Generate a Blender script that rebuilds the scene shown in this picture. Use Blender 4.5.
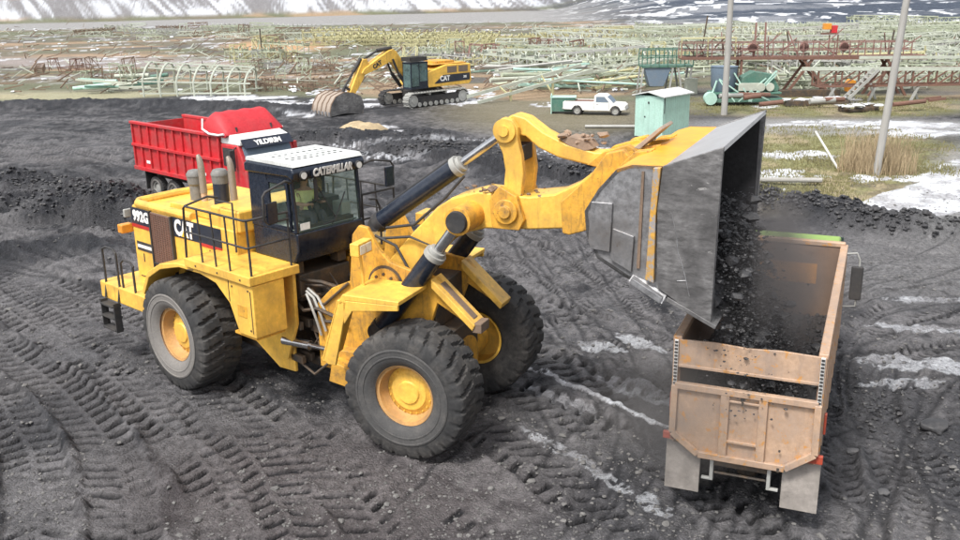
import bpy, bmesh, math, random
import numpy as np
from math import sin, cos, pi, radians, sqrt, atan2
from mathutils import Matrix, Vector

random.seed(7)
for o in list(bpy.data.objects): bpy.data.objects.remove(o)
sc = bpy.context.scene
COL = sc.collection

# ------------------------------------------------------------------ camera
CAM_H, CAM_P, CAM_F, CAM_R = 8.7317, 0.2950, 941.06, -0.016
cd = bpy.data.cameras.new('camera'); cam = bpy.data.objects.new('camera', cd); COL.objects.link(cam)
cd.sensor_width = 36; cd.lens = 36 * CAM_F / 960; cd.clip_start = 0.1; cd.clip_end = 6000
r_ = Vector((1, 0, 0)); u_ = Vector((0, sin(CAM_P), cos(CAM_P))); f_ = Vector((0, cos(CAM_P), -sin(CAM_P)))
c_, s_ = cos(CAM_R), sin(CAM_R)
R_ = r_ * c_ + u_ * s_; U_ = u_ * c_ - r_ * s_
cam.matrix_world = Matrix(((R_.x, U_.x, -f_.x, 0), (R_.y, U_.y, -f_.y, 0), (R_.z, U_.z, -f_.z, CAM_H), (0, 0, 0, 1)))
sc.camera = cam
sc.render.resolution_x = 1024; sc.render.resolution_y = 576

# ------------------------------------------------------------------ sky, sun, exposure
SUN_EL, SUN_AZ = radians(58), radians(215)      # azimuth clockwise from north (+y)
w = bpy.data.worlds.new('World'); sc.world = w; w.use_nodes = True
nt = w.node_tree; nt.nodes.clear()
wo = nt.nodes.new('ShaderNodeOutputWorld'); bg = nt.nodes.new('ShaderNodeBackground'); sk = nt.nodes.new('ShaderNodeTexSky')
sk.sky_type = 'NISHITA'; sk.sun_disc = False; sk.sun_elevation = SUN_EL; sk.sun_rotation = SUN_AZ
sk.air_density = 1.0; sk.dust_density = 3.0; sk.ozone_density = 1.0
hs = nt.nodes.new('ShaderNodeHueSaturation'); hs.inputs['Saturation'].default_value = 0.22
nt.links.new(sk.outputs[0], hs.inputs['Color']); nt.links.new(hs.outputs[0], bg.inputs[0]); nt.links.new(bg.outputs[0], wo.inputs[0])
bg.inputs[1].default_value = 0.135
sl = bpy.data.lights.new('sun', 'SUN'); sl.energy = 2.1; sl.angle = radians(11); sl.color = (1, 0.965, 0.91)
so = bpy.data.objects.new('sun', sl); COL.objects.link(so)
sdir = Vector((sin(SUN_AZ) * cos(SUN_EL), cos(SUN_AZ) * cos(SUN_EL), sin(SUN_EL)))
so.rotation_euler = sdir.to_track_quat('Z', 'Y').to_euler(); so.location = (0, 0, 60)
vs = sc.view_settings; vs.view_transform = 'Standard'; vs.look = 'None'; vs.gamma = 1; vs.use_curve_mapping = False
vs.exposure = 0.85
sc.render.engine = 'CYCLES'

# ------------------------------------------------------------------ placing helper: ground point seen in a given direction of the photo (960x540)
def at(px, py, z=0.0):
    a, b = px - 480, py - 270
    u = c_ * a + s_ * b; v = -s_ * a + c_ * b
    up = -v / CAM_F; rt = u / CAM_F
    d = (rt, cos(CAM_P) + up * sin(CAM_P), -sin(CAM_P) + up * cos(CAM_P))
    t = (z - CAM_H) / d[2]
    return Vector((d[0] * t, d[1] * t, z))

# ------------------------------------------------------------------ materials
MATS = {}
def nmat(name):
    m = bpy.data.materials.new(name); m.use_nodes = True
    b = m.node_tree.nodes['Principled BSDF']; MATS[name] = m
    return m, m.node_tree, b
def ramp(nt, fac, stops):
    r = nt.nodes.new('ShaderNodeValToRGB')
    while len(r.color_ramp.elements) < len(stops): r.color_ramp.elements.new(0.5)
    for e, (p, c) in zip(r.color_ramp.elements, stops):
        e.position = p; e.color = (c, c, c, 1) if not isinstance(c, tuple) else (*c, 1)
    nt.links.new(fac, r.inputs[0]); return r.outputs[0]
def noise(nt, scale, detail=6, rough=.6, co=None, dist=0.0):
    n = nt.nodes.new('ShaderNodeTexNoise'); n.inputs['Scale'].default_value = scale
    n.inputs['Detail'].default_value = detail; n.inputs['Roughness'].default_value = rough; n.inputs['Distortion'].default_value = dist
    if co: nt.links.new(co, n.inputs['Vector'])
    return n.outputs[0]
def mixc(nt, fac, a, b):
    m = nt.nodes.new('ShaderNodeMix'); m.data_type = 'RGBA'
    for k, v in ((0, fac), (6, a), (7, b)):
        if hasattr(v, 'node'): nt.links.new(v, m.inputs[k])
        elif isinstance(v, tuple): m.inputs[k].default_value = (*v, 1)
        else: m.inputs[k].default_value = v
    return m.outputs[2]
def worn(name, col, rough=.5, metal=0.0, dirt=(.10, .075, .05), damt=.5, dscale=1.6, chip=None, var=.12, bump=.0, bscale=30, stretch=None, streak=0):
    """painted / bare surface with broad dust, small stains and streaks"""
    m, nt, b = nmat(name)
    tc = nt.nodes.new('ShaderNodeTexCoord'); co = tc.outputs['Object']
    if stretch:
        mp = nt.nodes.new('ShaderNodeMapping'); mp.inputs['Scale'].default_value = stretch; nt.links.new(co, mp.inputs[0]); co2 = mp.outputs[0]
    else: co2 = co
    big = noise(nt, dscale, 8, .65, co)
    fine = noise(nt, dscale * 7, 8, .7, co2)
    dark = tuple(c * (1 - var) for c in col); lite = tuple(min(1, c * (1 + var) + .01) for c in col)
    c1 = mixc(nt, ramp(nt, fine, [(.35, 0.0), (.65, 1.0)]), dark, lite)
    mul = nt.nodes.new('ShaderNodeMath'); mul.operation = 'MULTIPLY'
    nt.links.new(ramp(nt, big, [(.42, 0.0), (.72, 1.0)]), mul.inputs[0]); nt.links.new(ramp(nt, fine, [(.3, .2), (.62, 1.0)]), mul.inputs[1])
    m2 = nt.nodes.new('ShaderNodeMath'); m2.operation = 'MULTIPLY'; nt.links.new(mul.outputs[0], m2.inputs[0]); m2.inputs[1].default_value = damt
    c2 = mixc(nt, m2.outputs[0], c1, dirt)
    if streak:
        mp2 = nt.nodes.new('ShaderNodeMapping'); mp2.inputs['Scale'].default_value = (5, 5, .9); nt.links.new(co, mp2.inputs[0])
        c2 = mixc(nt, ramp(nt, noise(nt, 1.6, 6, .7, mp2.outputs[0]), [(.52, 0.0), (.75, streak)]), c2, tuple(x * .8 for x in dirt))
        c2 = mixc(nt, ramp(nt, noise(nt, 26, 3, .6, co), [(.62, 0.0), (.72, streak * .35)]), c2, tuple(x * .5 for x in dirt))
    if chip:
        ch = ramp(nt, noise(nt, dscale * 4, 10, .75, co2, .4), [(chip[1], 0.0), (chip[1] + .03, 1.0)])
        c2 = mixc(nt, ch, c2, chip[0])
    nt.links.new(c2, b.inputs['Base Color'])
    b.inputs['Roughness'].default_value = rough; b.inputs['Metallic'].default_value = metal
    rr = nt.nodes.new('ShaderNodeMapRange'); nt.links.new(fine, rr.inputs[0]); rr.inputs[3].default_value = max(.05, rough - .15); rr.inputs[4].default_value = min(1, rough + .2)
    nt.links.new(rr.outputs[0], b.inputs['Roughness'])
    if bump:
        bp = nt.nodes.new('ShaderNodeBump'); bp.inputs['Strength'].default_value = bump; bp.inputs['Distance'].default_value = .02
        nt.links.new(noise(nt, bscale, 6, .6, co2), bp.inputs['Height']); nt.links.new(bp.outputs[0], b.inputs['Normal'])
    return m
YEL = (.84, .50, .08)
m_yel = worn('yellow_paint', YEL, .42, dirt=(.20, .12, .055), damt=.75, chip=((.13, .07, .03), .67), bump=.1, bscale=12, streak=.40)
m_yeld = worn('yellow_paint_grimy', (.72, .37, .04), .55, dirt=(.12, .08, .05), damt=.95, dscale=2.6, chip=((.10, .06, .035), .62), bump=.15, bscale=12, streak=.8)
m_yelt = worn('yellow_bucket_back', (.78, .36, .02), .45, dirt=(.32, .14, .03), damt=.7, dscale=1.2, chip=((.12, .06, .03), .68), bump=.1, bscale=9)
m_blk = worn('black_gloss', (.010, .016, .030), .18, dirt=(.05, .05, .055), damt=.35)
m_blkm = worn('black_matt', (.025, .025, .027), .7, dirt=(.10, .085, .07), damt=.6)
m_grime = worn('greasy_iron', (.05, .042, .035), .6, dirt=(.22, .13, .06), damt=.8, dscale=3)
m_navy = worn('navy_decal', (.012, .018, .035), .4, dirt=(.08, .08, .08), damt=.3)
m_white = worn('white_paint', (.78, .78, .76), .45, dirt=(.35, .31, .27), damt=.35)
m_roof = worn('cab_roof', (.62, .64, .63), .5, dirt=(.30, .29, .27), damt=.7, dscale=3)
m_red = worn('red_stripe', (.45, .02, .015), .5)
m_redp = worn('red_truck_paint', (.54, .018, .026), .42, dirt=(.22, .10, .09), damt=.85, dscale=1.1, streak=.3)
m_tarp = worn('red_tarpaulin', (.50, .02, .03), .6, dirt=(.25, .05, .05), damt=.5, bump=.3, bscale=5)
m_tyre = worn('tyre_rubber', (.024, .024, .025), .75, dirt=(.15, .135, .12), damt=.65, dscale=1.8, bump=.3, bscale=22)
m_tyreg = worn('dark_sidewall', (.055, .054, .054), .8, dirt=(.14, .13, .12), damt=.6, dscale=4)
m_tyred = worn('dusty_tyre_rubber', (.17, .16, .15), .85, dirt=(.22, .2, .18), damt=.6, dscale=3)
m_rim = worn('rim_tan', (.50, .28, .10), .55, dirt=(.2, .13, .08), damt=.8, dscale=3)
m_steel = worn('bucket_steel', (.21, .205, .205), .36, .4, dirt=(.030, .028, .03), damt=1.0, dscale=1.3, chip=((.42, .41, .40), .63), bump=.8, bscale=2.2, stretch=(.5, .5, 1.3), var=.45)
m_ribp = worn('scraped_yellow', (.55, .30, .05), .5, dirt=(.22, .17, .13), damt=1.0, dscale=2.2, chip=((.30, .28, .27), .50), bump=.4, bscale=8)
m_steell = worn('bucket_steel_light', (.30, .30, .31), .34, .5, dirt=(.12, .10, .085), damt=.9, dscale=1.5, chip=((.12, .09, .06), .64), bump=.6, bscale=2.5, var=.3)
m_steeld = worn('bucket_inside', (.035, .034, .036), .5, .3, dirt=(.015, .015, .015), damt=.8, bump=.4, bscale=10)
m_chrome = worn('chromed_rod', (.55, .55, .56), .18, .95, dirt=(.2, .18, .16), damt=.3)
m_stack = worn('exhaust_steel', (.34, .29, .24), .45, .4, dirt=(.20, .15, .11), damt=.6, dscale=6)
m_bowl = worn('cleaner_grey', (.16, .16, .155), .5, dirt=(.3, .28, .24), damt=.5)
m_grille = worn('grille_mesh', (.16, .12, .09), .7, dirt=(.3, .22, .14), damt=.5, dscale=5)
m_beige = worn('beige_truck_paint', (.46, .31, .21), .5, dirt=(.24, .20, .18), damt=1.0, dscale=1.7, chip=((.50, .25, .08), .565), bump=.7, bscale=2.5, streak=.45)
m_beigei = worn('truck_bed_inside', (.26, .17, .12), .6, dirt=(.045, .042, .042), damt=.9, dscale=.7, chip=((.46, .20, .06), .70))
m_orangew = worn('worn_orange_paint', (.60, .27, .06), .5, dirt=(.25, .17, .1), damt=.8, dscale=3)
m_flap = worn('mud_flap_rubber', (.30, .27, .245), .8, dirt=(.10, .09, .08), damt=.9, dscale=2.6, bump=.4, bscale=10)
m_coalb = worn('coal', (.030, .030, .033), .5, dirt=(.10, .095, .092), damt=.6, dscale=3, bump=.5, bscale=8)
m_lampw = worn('lamp_glass', (.75, .75, .72), .15)
m_lampr = worn('red_lens', (.38, .06, .03), .4)
m_lampo = worn('orange_lens', (.7, .28, .03), .3)
m_green = worn('mint_green_paint', (.40, .60, .52), .6, dirt=(.22, .30, .25), damt=.5)
m_lime = worn('green_cab_roof', (.24, .38, .08), .5, dirt=(.2, .22, .1), damt=.4)
m_dgreen = worn('dark_green_paint', (.06, .16, .12), .6, dirt=(.2, .22, .18), damt=.6)
m_pgreen = worn('pale_green_paint', (.38, .42, .31), .7, dirt=(.2, .18, .13), damt=.8, dscale=.6)
m_pgreen2 = worn('faded_green_paint', (.44, .47, .40), .7, dirt=(.3, .28, .2), damt=.5, dscale=.6)
m_pyel = worn('pale_yellow_paint', (.43, .41, .23), .7, dirt=(.3, .24, .12), damt=.5, dscale=.6)
m_rust = worn('rusty_steel', (.17, .085, .06), .85, dirt=(.1, .07, .06), damt=.6, dscale=1.5)
m_rustr = worn('red_rusty_steel', (.24, .13, .11), .85, dirt=(.13, .09, .08), damt=.6, dscale=1.5)
m_greyst = worn('grey_galvanised', (.38, .38, .36), .6, .2, dirt=(.2, .19, .16), damt=.5)
m_bluegr = worn('blue_grey_paint', (.13, .18, .24), .6, dirt=(.2, .2, .19), damt=.5)
m_conc = worn('concrete_pole', (.34, .33, .31), .85, dirt=(.24, .23, .2), damt=.5, dscale=.8, stretch=(1, 1, .1))
m_snow = worn('snow', (.62, .64, .67), .7, dirt=(.45, .43, .42), damt=.6, dscale=1.2, bump=.4, bscale=4)
m_vest = worn('yellow_vest', (.80, .82, .35), .8)
m_skin = worn('skin', (.42, .24, .16), .6)
m_cloth = worn('dark_trousers', (.03, .035, .05), .9)
m_hair = worn('dark_hair', (.02, .015, .012), .8)
m_trim = worn('cab_trim', (.30, .33, .31), .8)
m_seat = worn('seat_fabric', (.035, .035, .04), .9)
m_dust = worn('mud_caked_steel', (.19, .13, .09), .9, dirt=(.09, .07, .055), damt=.7, dscale=4, bump=.6, bscale=9)
m_reed = worn('dry_reed', (.40, .31, .19), .9, dirt=(.22, .17, .10), damt=1.0, dscale=1.2, var=.3)
m_grass = worn('dull_grass', (.20, .19, .085), .9, dirt=(.2, .16, .08), damt=.6, dscale=1)
def glassmat(name, tint, refl=.25):
    m = bpy.data.materials.new(name); m.use_nodes = True; nt = m.node_tree; nt.nodes.clear()
    o = nt.nodes.new('ShaderNodeOutputMaterial'); t = nt.nodes.new('ShaderNodeBsdfTransparent'); g = nt.nodes.new('ShaderNodeBsdfGlossy')
    t.inputs[0].default_value = (*tint, 1); g.inputs['Roughness'].default_value = .04; g.inputs[0].default_value = (.9, .95, .95, 1)
    mx = nt.nodes.new('ShaderNodeMixShader'); fr = nt.nodes.new('ShaderNodeLayerWeight'); fr.inputs[0].default_value = refl
    nt.links.new(fr.outputs['Fresnel'], mx.inputs[0]); nt.links.new(t.outputs[0], mx.inputs[1]); nt.links.new(g.outputs[0], mx.inputs[2]); nt.links.new(mx.outputs[0], o.inputs[0])
    return m
m_glass = glassmat('cab_glass', (.95, .99, .97), .08)
def film(m, col, amt):
    nt = m.node_tree; o = nt.nodes['Material Output'] if 'Material Output' in nt.nodes else [n for n in nt.nodes if n.type == 'OUTPUT_MATERIAL'][0]
    src = o.inputs[0].links[0].from_socket; d = nt.nodes.new('ShaderNodeBsdfDiffuse'); d.inputs[0].default_value = (*col, 1); mx = nt.nodes.new('ShaderNodeMixShader')
    f = ramp(nt, noise(nt, 2.2, 6, .7, nt.nodes.new('ShaderNodeTexCoord').outputs['Object']), [(.3, amt * .5), (.75, amt * 1.8)])
    nt.links.new(f, mx.inputs[0]); nt.links.new(src, mx.inputs[1]); nt.links.new(d.outputs[0], mx.inputs[2]); nt.links.new(mx.outputs[0], o.inputs[0])
film(m_glass, (.34, .44, .40), .05)
m_glassd = glassmat('dark_glass', (.35, .45, .45), .4); film(m_glassd, (.18, .27, .27), .45)

# ------------------------------------------------------------------ mesh builder
class MB:
    def __init__(s, M=None): s.v = []; s.f = []; s.M = M or Matrix.Identity(4)
    def add(s, vs, fs):
        n = len(s.v); s.v += [tuple(s.M @ Vector(p)) for p in vs]; s.f += [tuple(i + n for i in f) for f in fs]; return s
    def box(s, x0, x1, y0, y1, z0, z1):
        return s.add([(x, y, z) for x in (x0, x1) for y in (y0, y1) for z in (z0, z1)], [(0, 1, 3, 2), (4, 6, 7, 5), (0, 4, 5, 1), (2, 3, 7, 6), (0, 2, 6, 4), (1, 5, 7, 3)])
    def prism(s, pts, a, b, axis='y'):
        n = len(pts)
        def P(p, c): return (p[0], c, p[1]) if axis == 'y' else ((c, p[0], p[1]) if axis == 'x' else (p[0], p[1], c))
        vs = [P(p, a) for p in pts] + [P(p, b) for p in pts]
        fs = [tuple(range(n)), tuple(range(2 * n - 1, n - 1, -1))] + [(i, (i + 1) % n, (i + 1) % n + n, i + n) for i in range(n)]
        return s.add(vs, fs)
    def frame(s, p0, p1):
        d = Vector(p1) - Vector(p0); L = d.length or 1e-6; d = d / L
        up = Vector((0, 0, 1)) if abs(d.z) < .95 else Vector((1, 0, 0))
        a = d.cross(up).normalized(); b = a.cross(d).normalized()
        return d, a, b
    def tube(s, p0, p1, r0, r1=None, n=12):
        r1 = r0 if r1 is None else r1; d, a, b = s.frame(p0, p1); p0 = Vector(p0); p1 = Vector(p1); vs = []
        for p, r in ((p0, r0), (p1, r1)):
            for k in range(n):
                t = 2 * pi * k / n + pi / n; vs.append(p + a * (r * cos(t)) + b * (r * sin(t)))
        return s.add(vs, [tuple(range(n)), tuple(range(2 * n - 1, n - 1, -1))] + [(i, (i + 1) % n, (i + 1) % n + n, i + n) for i in range(n)])
    def bar(s, p0, p1, w_, h_):
        d, a, b = s.frame(p0, p1); p0 = Vector(p0); p1 = Vector(p1)
        vs = [p + a * (sx * w_ / 2) + b * (sz * h_ / 2) for p in (p0, p1) for sx, sz in ((-1, -1), (1, -1), (1, 1), (-1, 1))]
        return s.add(vs, [(0, 1, 2, 3), (7, 6, 5, 4), (0, 4, 5, 1), (1, 5, 6, 2), (2, 6, 7, 3), (3, 7, 4, 0)])
    def pipe(s, pts, r, n=8, closed=False):
        P = [Vector(p) for p in pts]; vs = []; m = len(P); pa = None
        for i in range(m):
            d = (P[min(i + 1, m - 1)] - P[max(i - 1, 0)]).normalized()
            if pa is None:
                up = Vector((0, 0, 1)) if abs(d.z) < .9 else Vector((1, 0, 0)); a = d.cross(up).normalized()
            else: a = (pa - d * pa.dot(d)).normalized()
            pa = a; b = d.cross(a)
            rr = r[i] if isinstance(r, (list, tuple)) else r
            vs += [P[i] + a * (rr * cos(2 * pi * k / n)) + b * (rr * sin(2 * pi * k / n)) for k in range(n)]
        fs = [(i * n + k, i * n + (k + 1) % n, (i + 1) * n + (k + 1) % n, (i + 1) * n + k) for i in range(m - 1) for k in range(n)]
        fs += [tuple(range(n)), tuple(range(m * n - 1, (m - 1) * n - 1, -1))]
        return s.add(vs, fs)
    def lathe(s, prof, o, ax, n=32, caps=True):
        """prof: (radius, distance along axis)"""
        o = Vector(o); d, a, b = s.frame(o, o + Vector(ax)); vs = []
        for r, t in prof:
            for k in range(n): vs.append(o + d * t + a * (r * cos(2 * pi * k / n)) + b * (r * sin(2 * pi * k / n)))
        m = len(prof)
        fs = [(i * n + k, i * n + (k + 1) % n, (i + 1) * n + (k + 1) % n, (i + 1) * n + k) for i in range(m - 1) for k in range(n)]
        if caps and prof[0][0] > 1e-4: fs.append(tuple(range(n)))
        if caps and prof[-1][0] > 1e-4: fs.append(tuple(range(m * n - 1, (m - 1) * n - 1, -1)))
        return s.add(vs, fs)
    def rock(s, c, r, seed, flat=.75):
        rnd = random.Random(seed); vs = []
        t = (1 + sqrt(5)) / 2
        base = [(-1, t, 0), (1, t, 0), (-1, -t, 0), (1, -t, 0), (0, -1, t), (0, 1, t), (0, -1, -t), (0, 1, -t), (t, 0, -1), (t, 0, 1), (-t, 0, -1), (-t, 0, 1)]
        e = Matrix.Rotation(rnd.random() * 6.28, 3, 'Z') @ Matrix.Rotation(rnd.random() * 3, 3, 'X')
        sx, sy, sz = rnd.uniform(.7, 1.2), rnd.uniform(.7, 1.2), rnd.uniform(.6, .9) * flat
        for p in base:
            q = e @ Vector(p).normalized() * rnd.uniform(.7, 1.15) * r
            vs.append((c[0] + q.x * sx, c[1] + q.y * sy, c[2] + q.z * sz))
        F = [(0, 11, 5), (0, 5, 1), (0, 1, 7), (0, 7, 10), (0, 10, 11), (1, 5, 9), (5, 11, 4), (11, 10, 2), (10, 7, 6), (7, 1, 8), (3, 9, 4), (3, 4, 2), (3, 2, 6), (3, 6, 8), (3, 8, 9), (4, 9, 5), (2, 4, 11), (6, 2, 10), (8, 6, 7), (9, 8, 1)]
        return s.add(vs, F)
    def build(s, name, mat, parent=None, bevel=0, smooth=35, raw=False, seg=2):
        me = bpy.data.meshes.new(name); me.from_pydata(s.v, [], s.f)
        if not raw:
            bm = bmesh.new(); bm.from_mesh(me); bmesh.ops.recalc_face_normals(bm, faces=bm.faces); bm.to_mesh(me); bm.free()
        me.materials.append(mat)
        if smooth:
            me.polygons.foreach_set('use_smooth', [True] * len(me.polygons)); me.set_sharp_from_angle(angle=radians(smooth))
        ob = bpy.data.objects.new(name, me); COL.objects.link(ob)
        if parent: ob.parent = parent
        if bevel:
            md = ob.modifiers.new('bevel', 'BEVEL'); md.width = bevel; md.segments = seg; md.limit_method = 'ANGLE'; md.angle_limit = radians(40); md.harden_normals = True
        return ob
def tag(o, label, cat, group=None, kind=None):
    if label: o['label'] = label
    if cat: o['category'] = cat
    if group: o['group'] = group
    if kind: o['kind'] = kind
    return o
def thing(name, label, cat, loc=(0, 0, 0), rz=0.0, group=None):
    o = bpy.data.objects.new(name, None); COL.objects.link(o); o.location = loc; o.rotation_euler = (0, 0, rz); o.empty_display_size = .3
    return tag(o, label, cat, group)
def text(name, s, size, M, mat, parent, depth=.012, sx=1.0, bold=.0):
    """lettering as real raised mesh; text plane is local XY of M, centred"""
    cu = bpy.data.curves.new(name, 'FONT'); cu.body = s; cu.size = size; cu.align_x = 'CENTER'; cu.align_y = 'CENTER'; cu.extrude = depth; cu.offset = bold
    cu.resolution_u = 3
    t = bpy.data.objects.new(name, cu); COL.objects.link(t); bpy.context.view_layer.update()
    me = bpy.data.meshes.new_from_object(t.evaluated_get(bpy.context.evaluated_depsgraph_get()))
    bpy.data.objects.remove(t)
    me.transform(M @ Matrix.Diagonal((sx, 1, 1, 1))); me.materials.clear(); me.materials.append(mat); me.name = name
    ob = bpy.data.objects.new(name, me); COL.objects.link(ob)
    if parent: ob.parent = parent
    return ob
def basis(x, y, o):
    x = Vector(x).normalized(); y = Vector(y).normalized(); z = x.cross(y)
    return Matrix(((x.x, y.x, z.x, o[0]), (x.y, y.y, z.y, o[1]), (x.z, y.z, z.z, o[2]), (0, 0, 0, 1)))
def T(x, y, z): return Matrix.Translation((x, y, z))
def RZ(a): return Matrix.Rotation(a, 4, 'Z')

# ------------------------------------------------------------------ numpy noise
def vnoise(x, y, seed=0):
    xi = np.floor(x).astype(np.int64); yi = np.floor(y).astype(np.int64); xf = x - xi; yf = y - yi
    def h(a, b):
        n = (a * 374761393 + b * 668265263 + seed * 1442695041) & 0xffffffff
        n = ((n ^ (n >> 13)) * 1274126177) & 0xffffffff
        return ((n ^ (n >> 16)) & 0xffff) / 65535.0
    u = xf * xf * (3 - 2 * xf); v = yf * yf * (3 - 2 * yf)
    return (h(xi, yi) * (1 - u) + h(xi + 1, yi) * u) * (1 - v) + (h(xi, yi + 1) * (1 - u) + h(xi + 1, yi + 1) * u) * v
def fbm(x, y, s, oct=4, seed=0, gain=.5):
    r = 0; a = 1; t = 0
    for k in range(oct):
        r = r + a * vnoise(x / s * 2 ** k + 13.7 * k, y / s * 2 ** k + 7.3 * k, seed + k); t += a; a *= gain
    return r / t
def sstep(a, b, x):
    t = np.clip((x - a) / (b - a), 0, 1); return t * t * (3 - 2 * t)

# ------------------------------------------------------------------ ground
def to_px(x, y, z=0.0):
    zz = z - CAM_H
    d = y * cos(CAM_P) - zz * sin(CAM_P); up = y * sin(CAM_P) + zz * cos(CAM_P)
    u = CAM_F * x / d; v = -CAM_F * up / d
    return 480 + c_ * u - s_ * v, 270 + s_ * u + c_ * v
def base_h(x, y):
    x = np.asarray(x, float); y = np.asarray(y, float)
    near = 1 - sstep(45, 80, y)
    return (fbm(x, y, 9, 3, 3) - .5) * .22 * near + (fbm(x, y, 30, 3, 5) - .5) * .5 * sstep(60, 110, y)
B0 = at(0, 24); B2 = at(620, 9); BD = (B2 - B0).normalized(); BN = Vector((-BD.y, BD.x, 0))
def far_h(x, y):
    n = (x - B0.x) * BN.x + (y - B0.y) * BN.y; t = (x - B0.x) * BD.x + (y - B0.y) * BD.y
    wob = (fbm(x, y, 22, 4, 11) - .5) * 9
    amp = 7.2 * (1 - sstep(150, 205, t))
    bank = amp * sstep(0, 15, n + wob) + 3.0 * sstep(60, 70, n) * (1 - sstep(170, 230, t))
    rr = sstep(20, 60, x) * sstep(195, 215, y)
    m = y + .12 * x
    ben = rr * (1.5 * np.floor(np.clip((m - 205) / 28, 0, 9)) + 1.5 * sstep(.0, .35, ((m - 205) / 28) % 1.0) * (m > 205))
    return bank + ben, n, t, bank, rr
def ell(u, v, cx, cy, rx, ry, ang=0.0, soft=.5):
    a = radians(ang); du, dv = u - cx, v - cy
    p = (du * cos(a) + dv * sin(a)) / rx; q = (-du * sin(a) + dv * cos(a)) / ry
    return 1 - sstep(1 - soft, 1 + soft, np.sqrt(p * p + q * q))
def poly_st(X, Y, pts):
    best = np.full(X.shape, 1e9); S = np.zeros(X.shape); Tt = np.zeros(X.shape); acc = 0.0
    for (x0, y0), (x1, y1) in zip(pts[:-1], pts[1:]):
        dx, dy = x1 - x0, y1 - y0; L = sqrt(dx * dx + dy * dy) + 1e-9; ux, uy = dx / L, dy / L
        s = (X - x0) * ux + (Y - y0) * uy; t = -(X - x0) * uy + (Y - y0) * ux
        sc_ = np.clip(s, 0, L); d = np.hypot(X - x0 - sc_ * ux, Y - y0 - sc_ * uy)
        m = d < best; best = np.where(m, d, best); S = np.where(m, acc + s, S); Tt = np.where(m, t, Tt); acc += L
    return best, S, Tt
def smoothline(pts, n=6):
    P = [pts[0]] + list(pts) + [pts[-1]]; out = []
    for i in range(1, len(P) - 2):
        for k in range(n):
            t = k / n
            out.append(tuple(.5 * (2 * P[i][j] + (P[i + 1][j] - P[i - 1][j]) * t + (2 * P[i - 1][j] - 5 * P[i][j] + 4 * P[i + 1][j] - P[i + 2][j]) * t * t + (-P[i - 1][j] + 3 * P[i][j] - 3 * P[i + 1][j] + P[i + 2][j]) * t ** 3) for j in (0, 1)))
    out.append(tuple(P[-1])); return out
def W(pts): return smoothline([tuple(at(*p)[:2]) for p in pts])
# ruts pressed by tyres: (photo line on the ground, width m, lug pitch m, depth, handed slant, paleness)
TRACKS = [
    ([(0, 128), (120, 140), (330, 190), (560, 240), (700, 260)], 1.0, 0, .05, 0, .8), ([(0, 138), (100, 158), (250, 205), (420, 260)], .8, 0, .06, 0, .5),
    ([(0, 150), (130, 185), (280, 250)], .9, 0, .06, 0, .3), ([(0, 118), (200, 125), (420, 160), (620, 200), (960, 262)], .9, 0, .05, 0, .9),
    ([(0, 226), (100, 232), (200, 260)], 1.0, 0, .07, 0, .6), ([(960, 258), (850, 262), (700, 300)], 1.2, 0, .03, 0, 1.0), ([(960, 272), (860, 280), (790, 330)], 1.2, 0, .04, 0, .9),
    ([(960, 300), (880, 312), (835, 360), (830, 420), (860, 540)], .55, .25, .07, .5, .9), ([(960, 312), (895, 325), (862, 370), (870, 430), (930, 540)], .55, .25, .07, -.5, .8),
    ([(960, 345), (900, 360), (880, 400), (960, 500)], .6, .25, .05, .5, .4), ([(990, 296), (920, 300), (862, 325), (842, 365), (850, 410)], .35, 0, .08, 0, .8), ([(990, 285), (900, 290), (845, 310), (825, 340)], .3, 0, .07, 0, .9), ([(990, 330), (930, 330), (890, 350), (870, 385)], .35, 0, .07, 0, .6), ([(990, 395), (910, 392), (860, 410), (840, 470)], .5, .25, .06, .5, .5),
    ([(480, 215), (540, 245), (620, 300), (690, 360)], .55, .22, .05, .6, .8), ([(470, 240), (540, 275), (610, 330), (680, 400)], .55, .22, .05, -.6, .9),
    ([(620, 232), (560, 262), (500, 290), (430, 330)], .55, .22, .05, .6, .8), ([(660, 260), (600, 300), (540, 330)], .55, .22, .05, .6, .6),
    ([(560, 200), (600, 240), (640, 300), (660, 340)], .5, .22, .04, .6, .9),
    ([(0, 262), (90, 300), (200, 372), (300, 440), (390, 540)], 1.1, .40, .10, .35, .6),
    ([(0, 300), (70, 350), (150, 410), (215, 480), (235, 560)], 1.1, .40, .11, -.35, .8),
    ([(0, 345), (60, 390), (110, 450), (130, 560)], 1.1, .40, .10, .35, .5),
    ([(0, 400), (25, 440), (40, 500), (30, 560)], 1.1, .40, .09, -.35, .7),
    ([(300, 560), (285, 500), (230, 430), (120, 350), (0, 275)], 1.0, .38, .07, .35, .4),
    ([(430, 350), (520, 388), (600, 425), (700, 482), (790, 560)], 1.1, .42, .10, .35, .6),
    ([(400, 380), (470, 420), (560, 480), (640, 560)], 1.1, .42, .09, -.35, .5),
    ([(520, 345), (600, 378), (680, 415)], 1.0, .42, .09, .35, .5),
    ([(330, 440), (400, 480), (480, 560)], 1.0, .40, .06, .35, .3),
    ([(540, 300), (620, 330), (680, 352)], 1.0, .42, .07, .35, .4),
]
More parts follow.
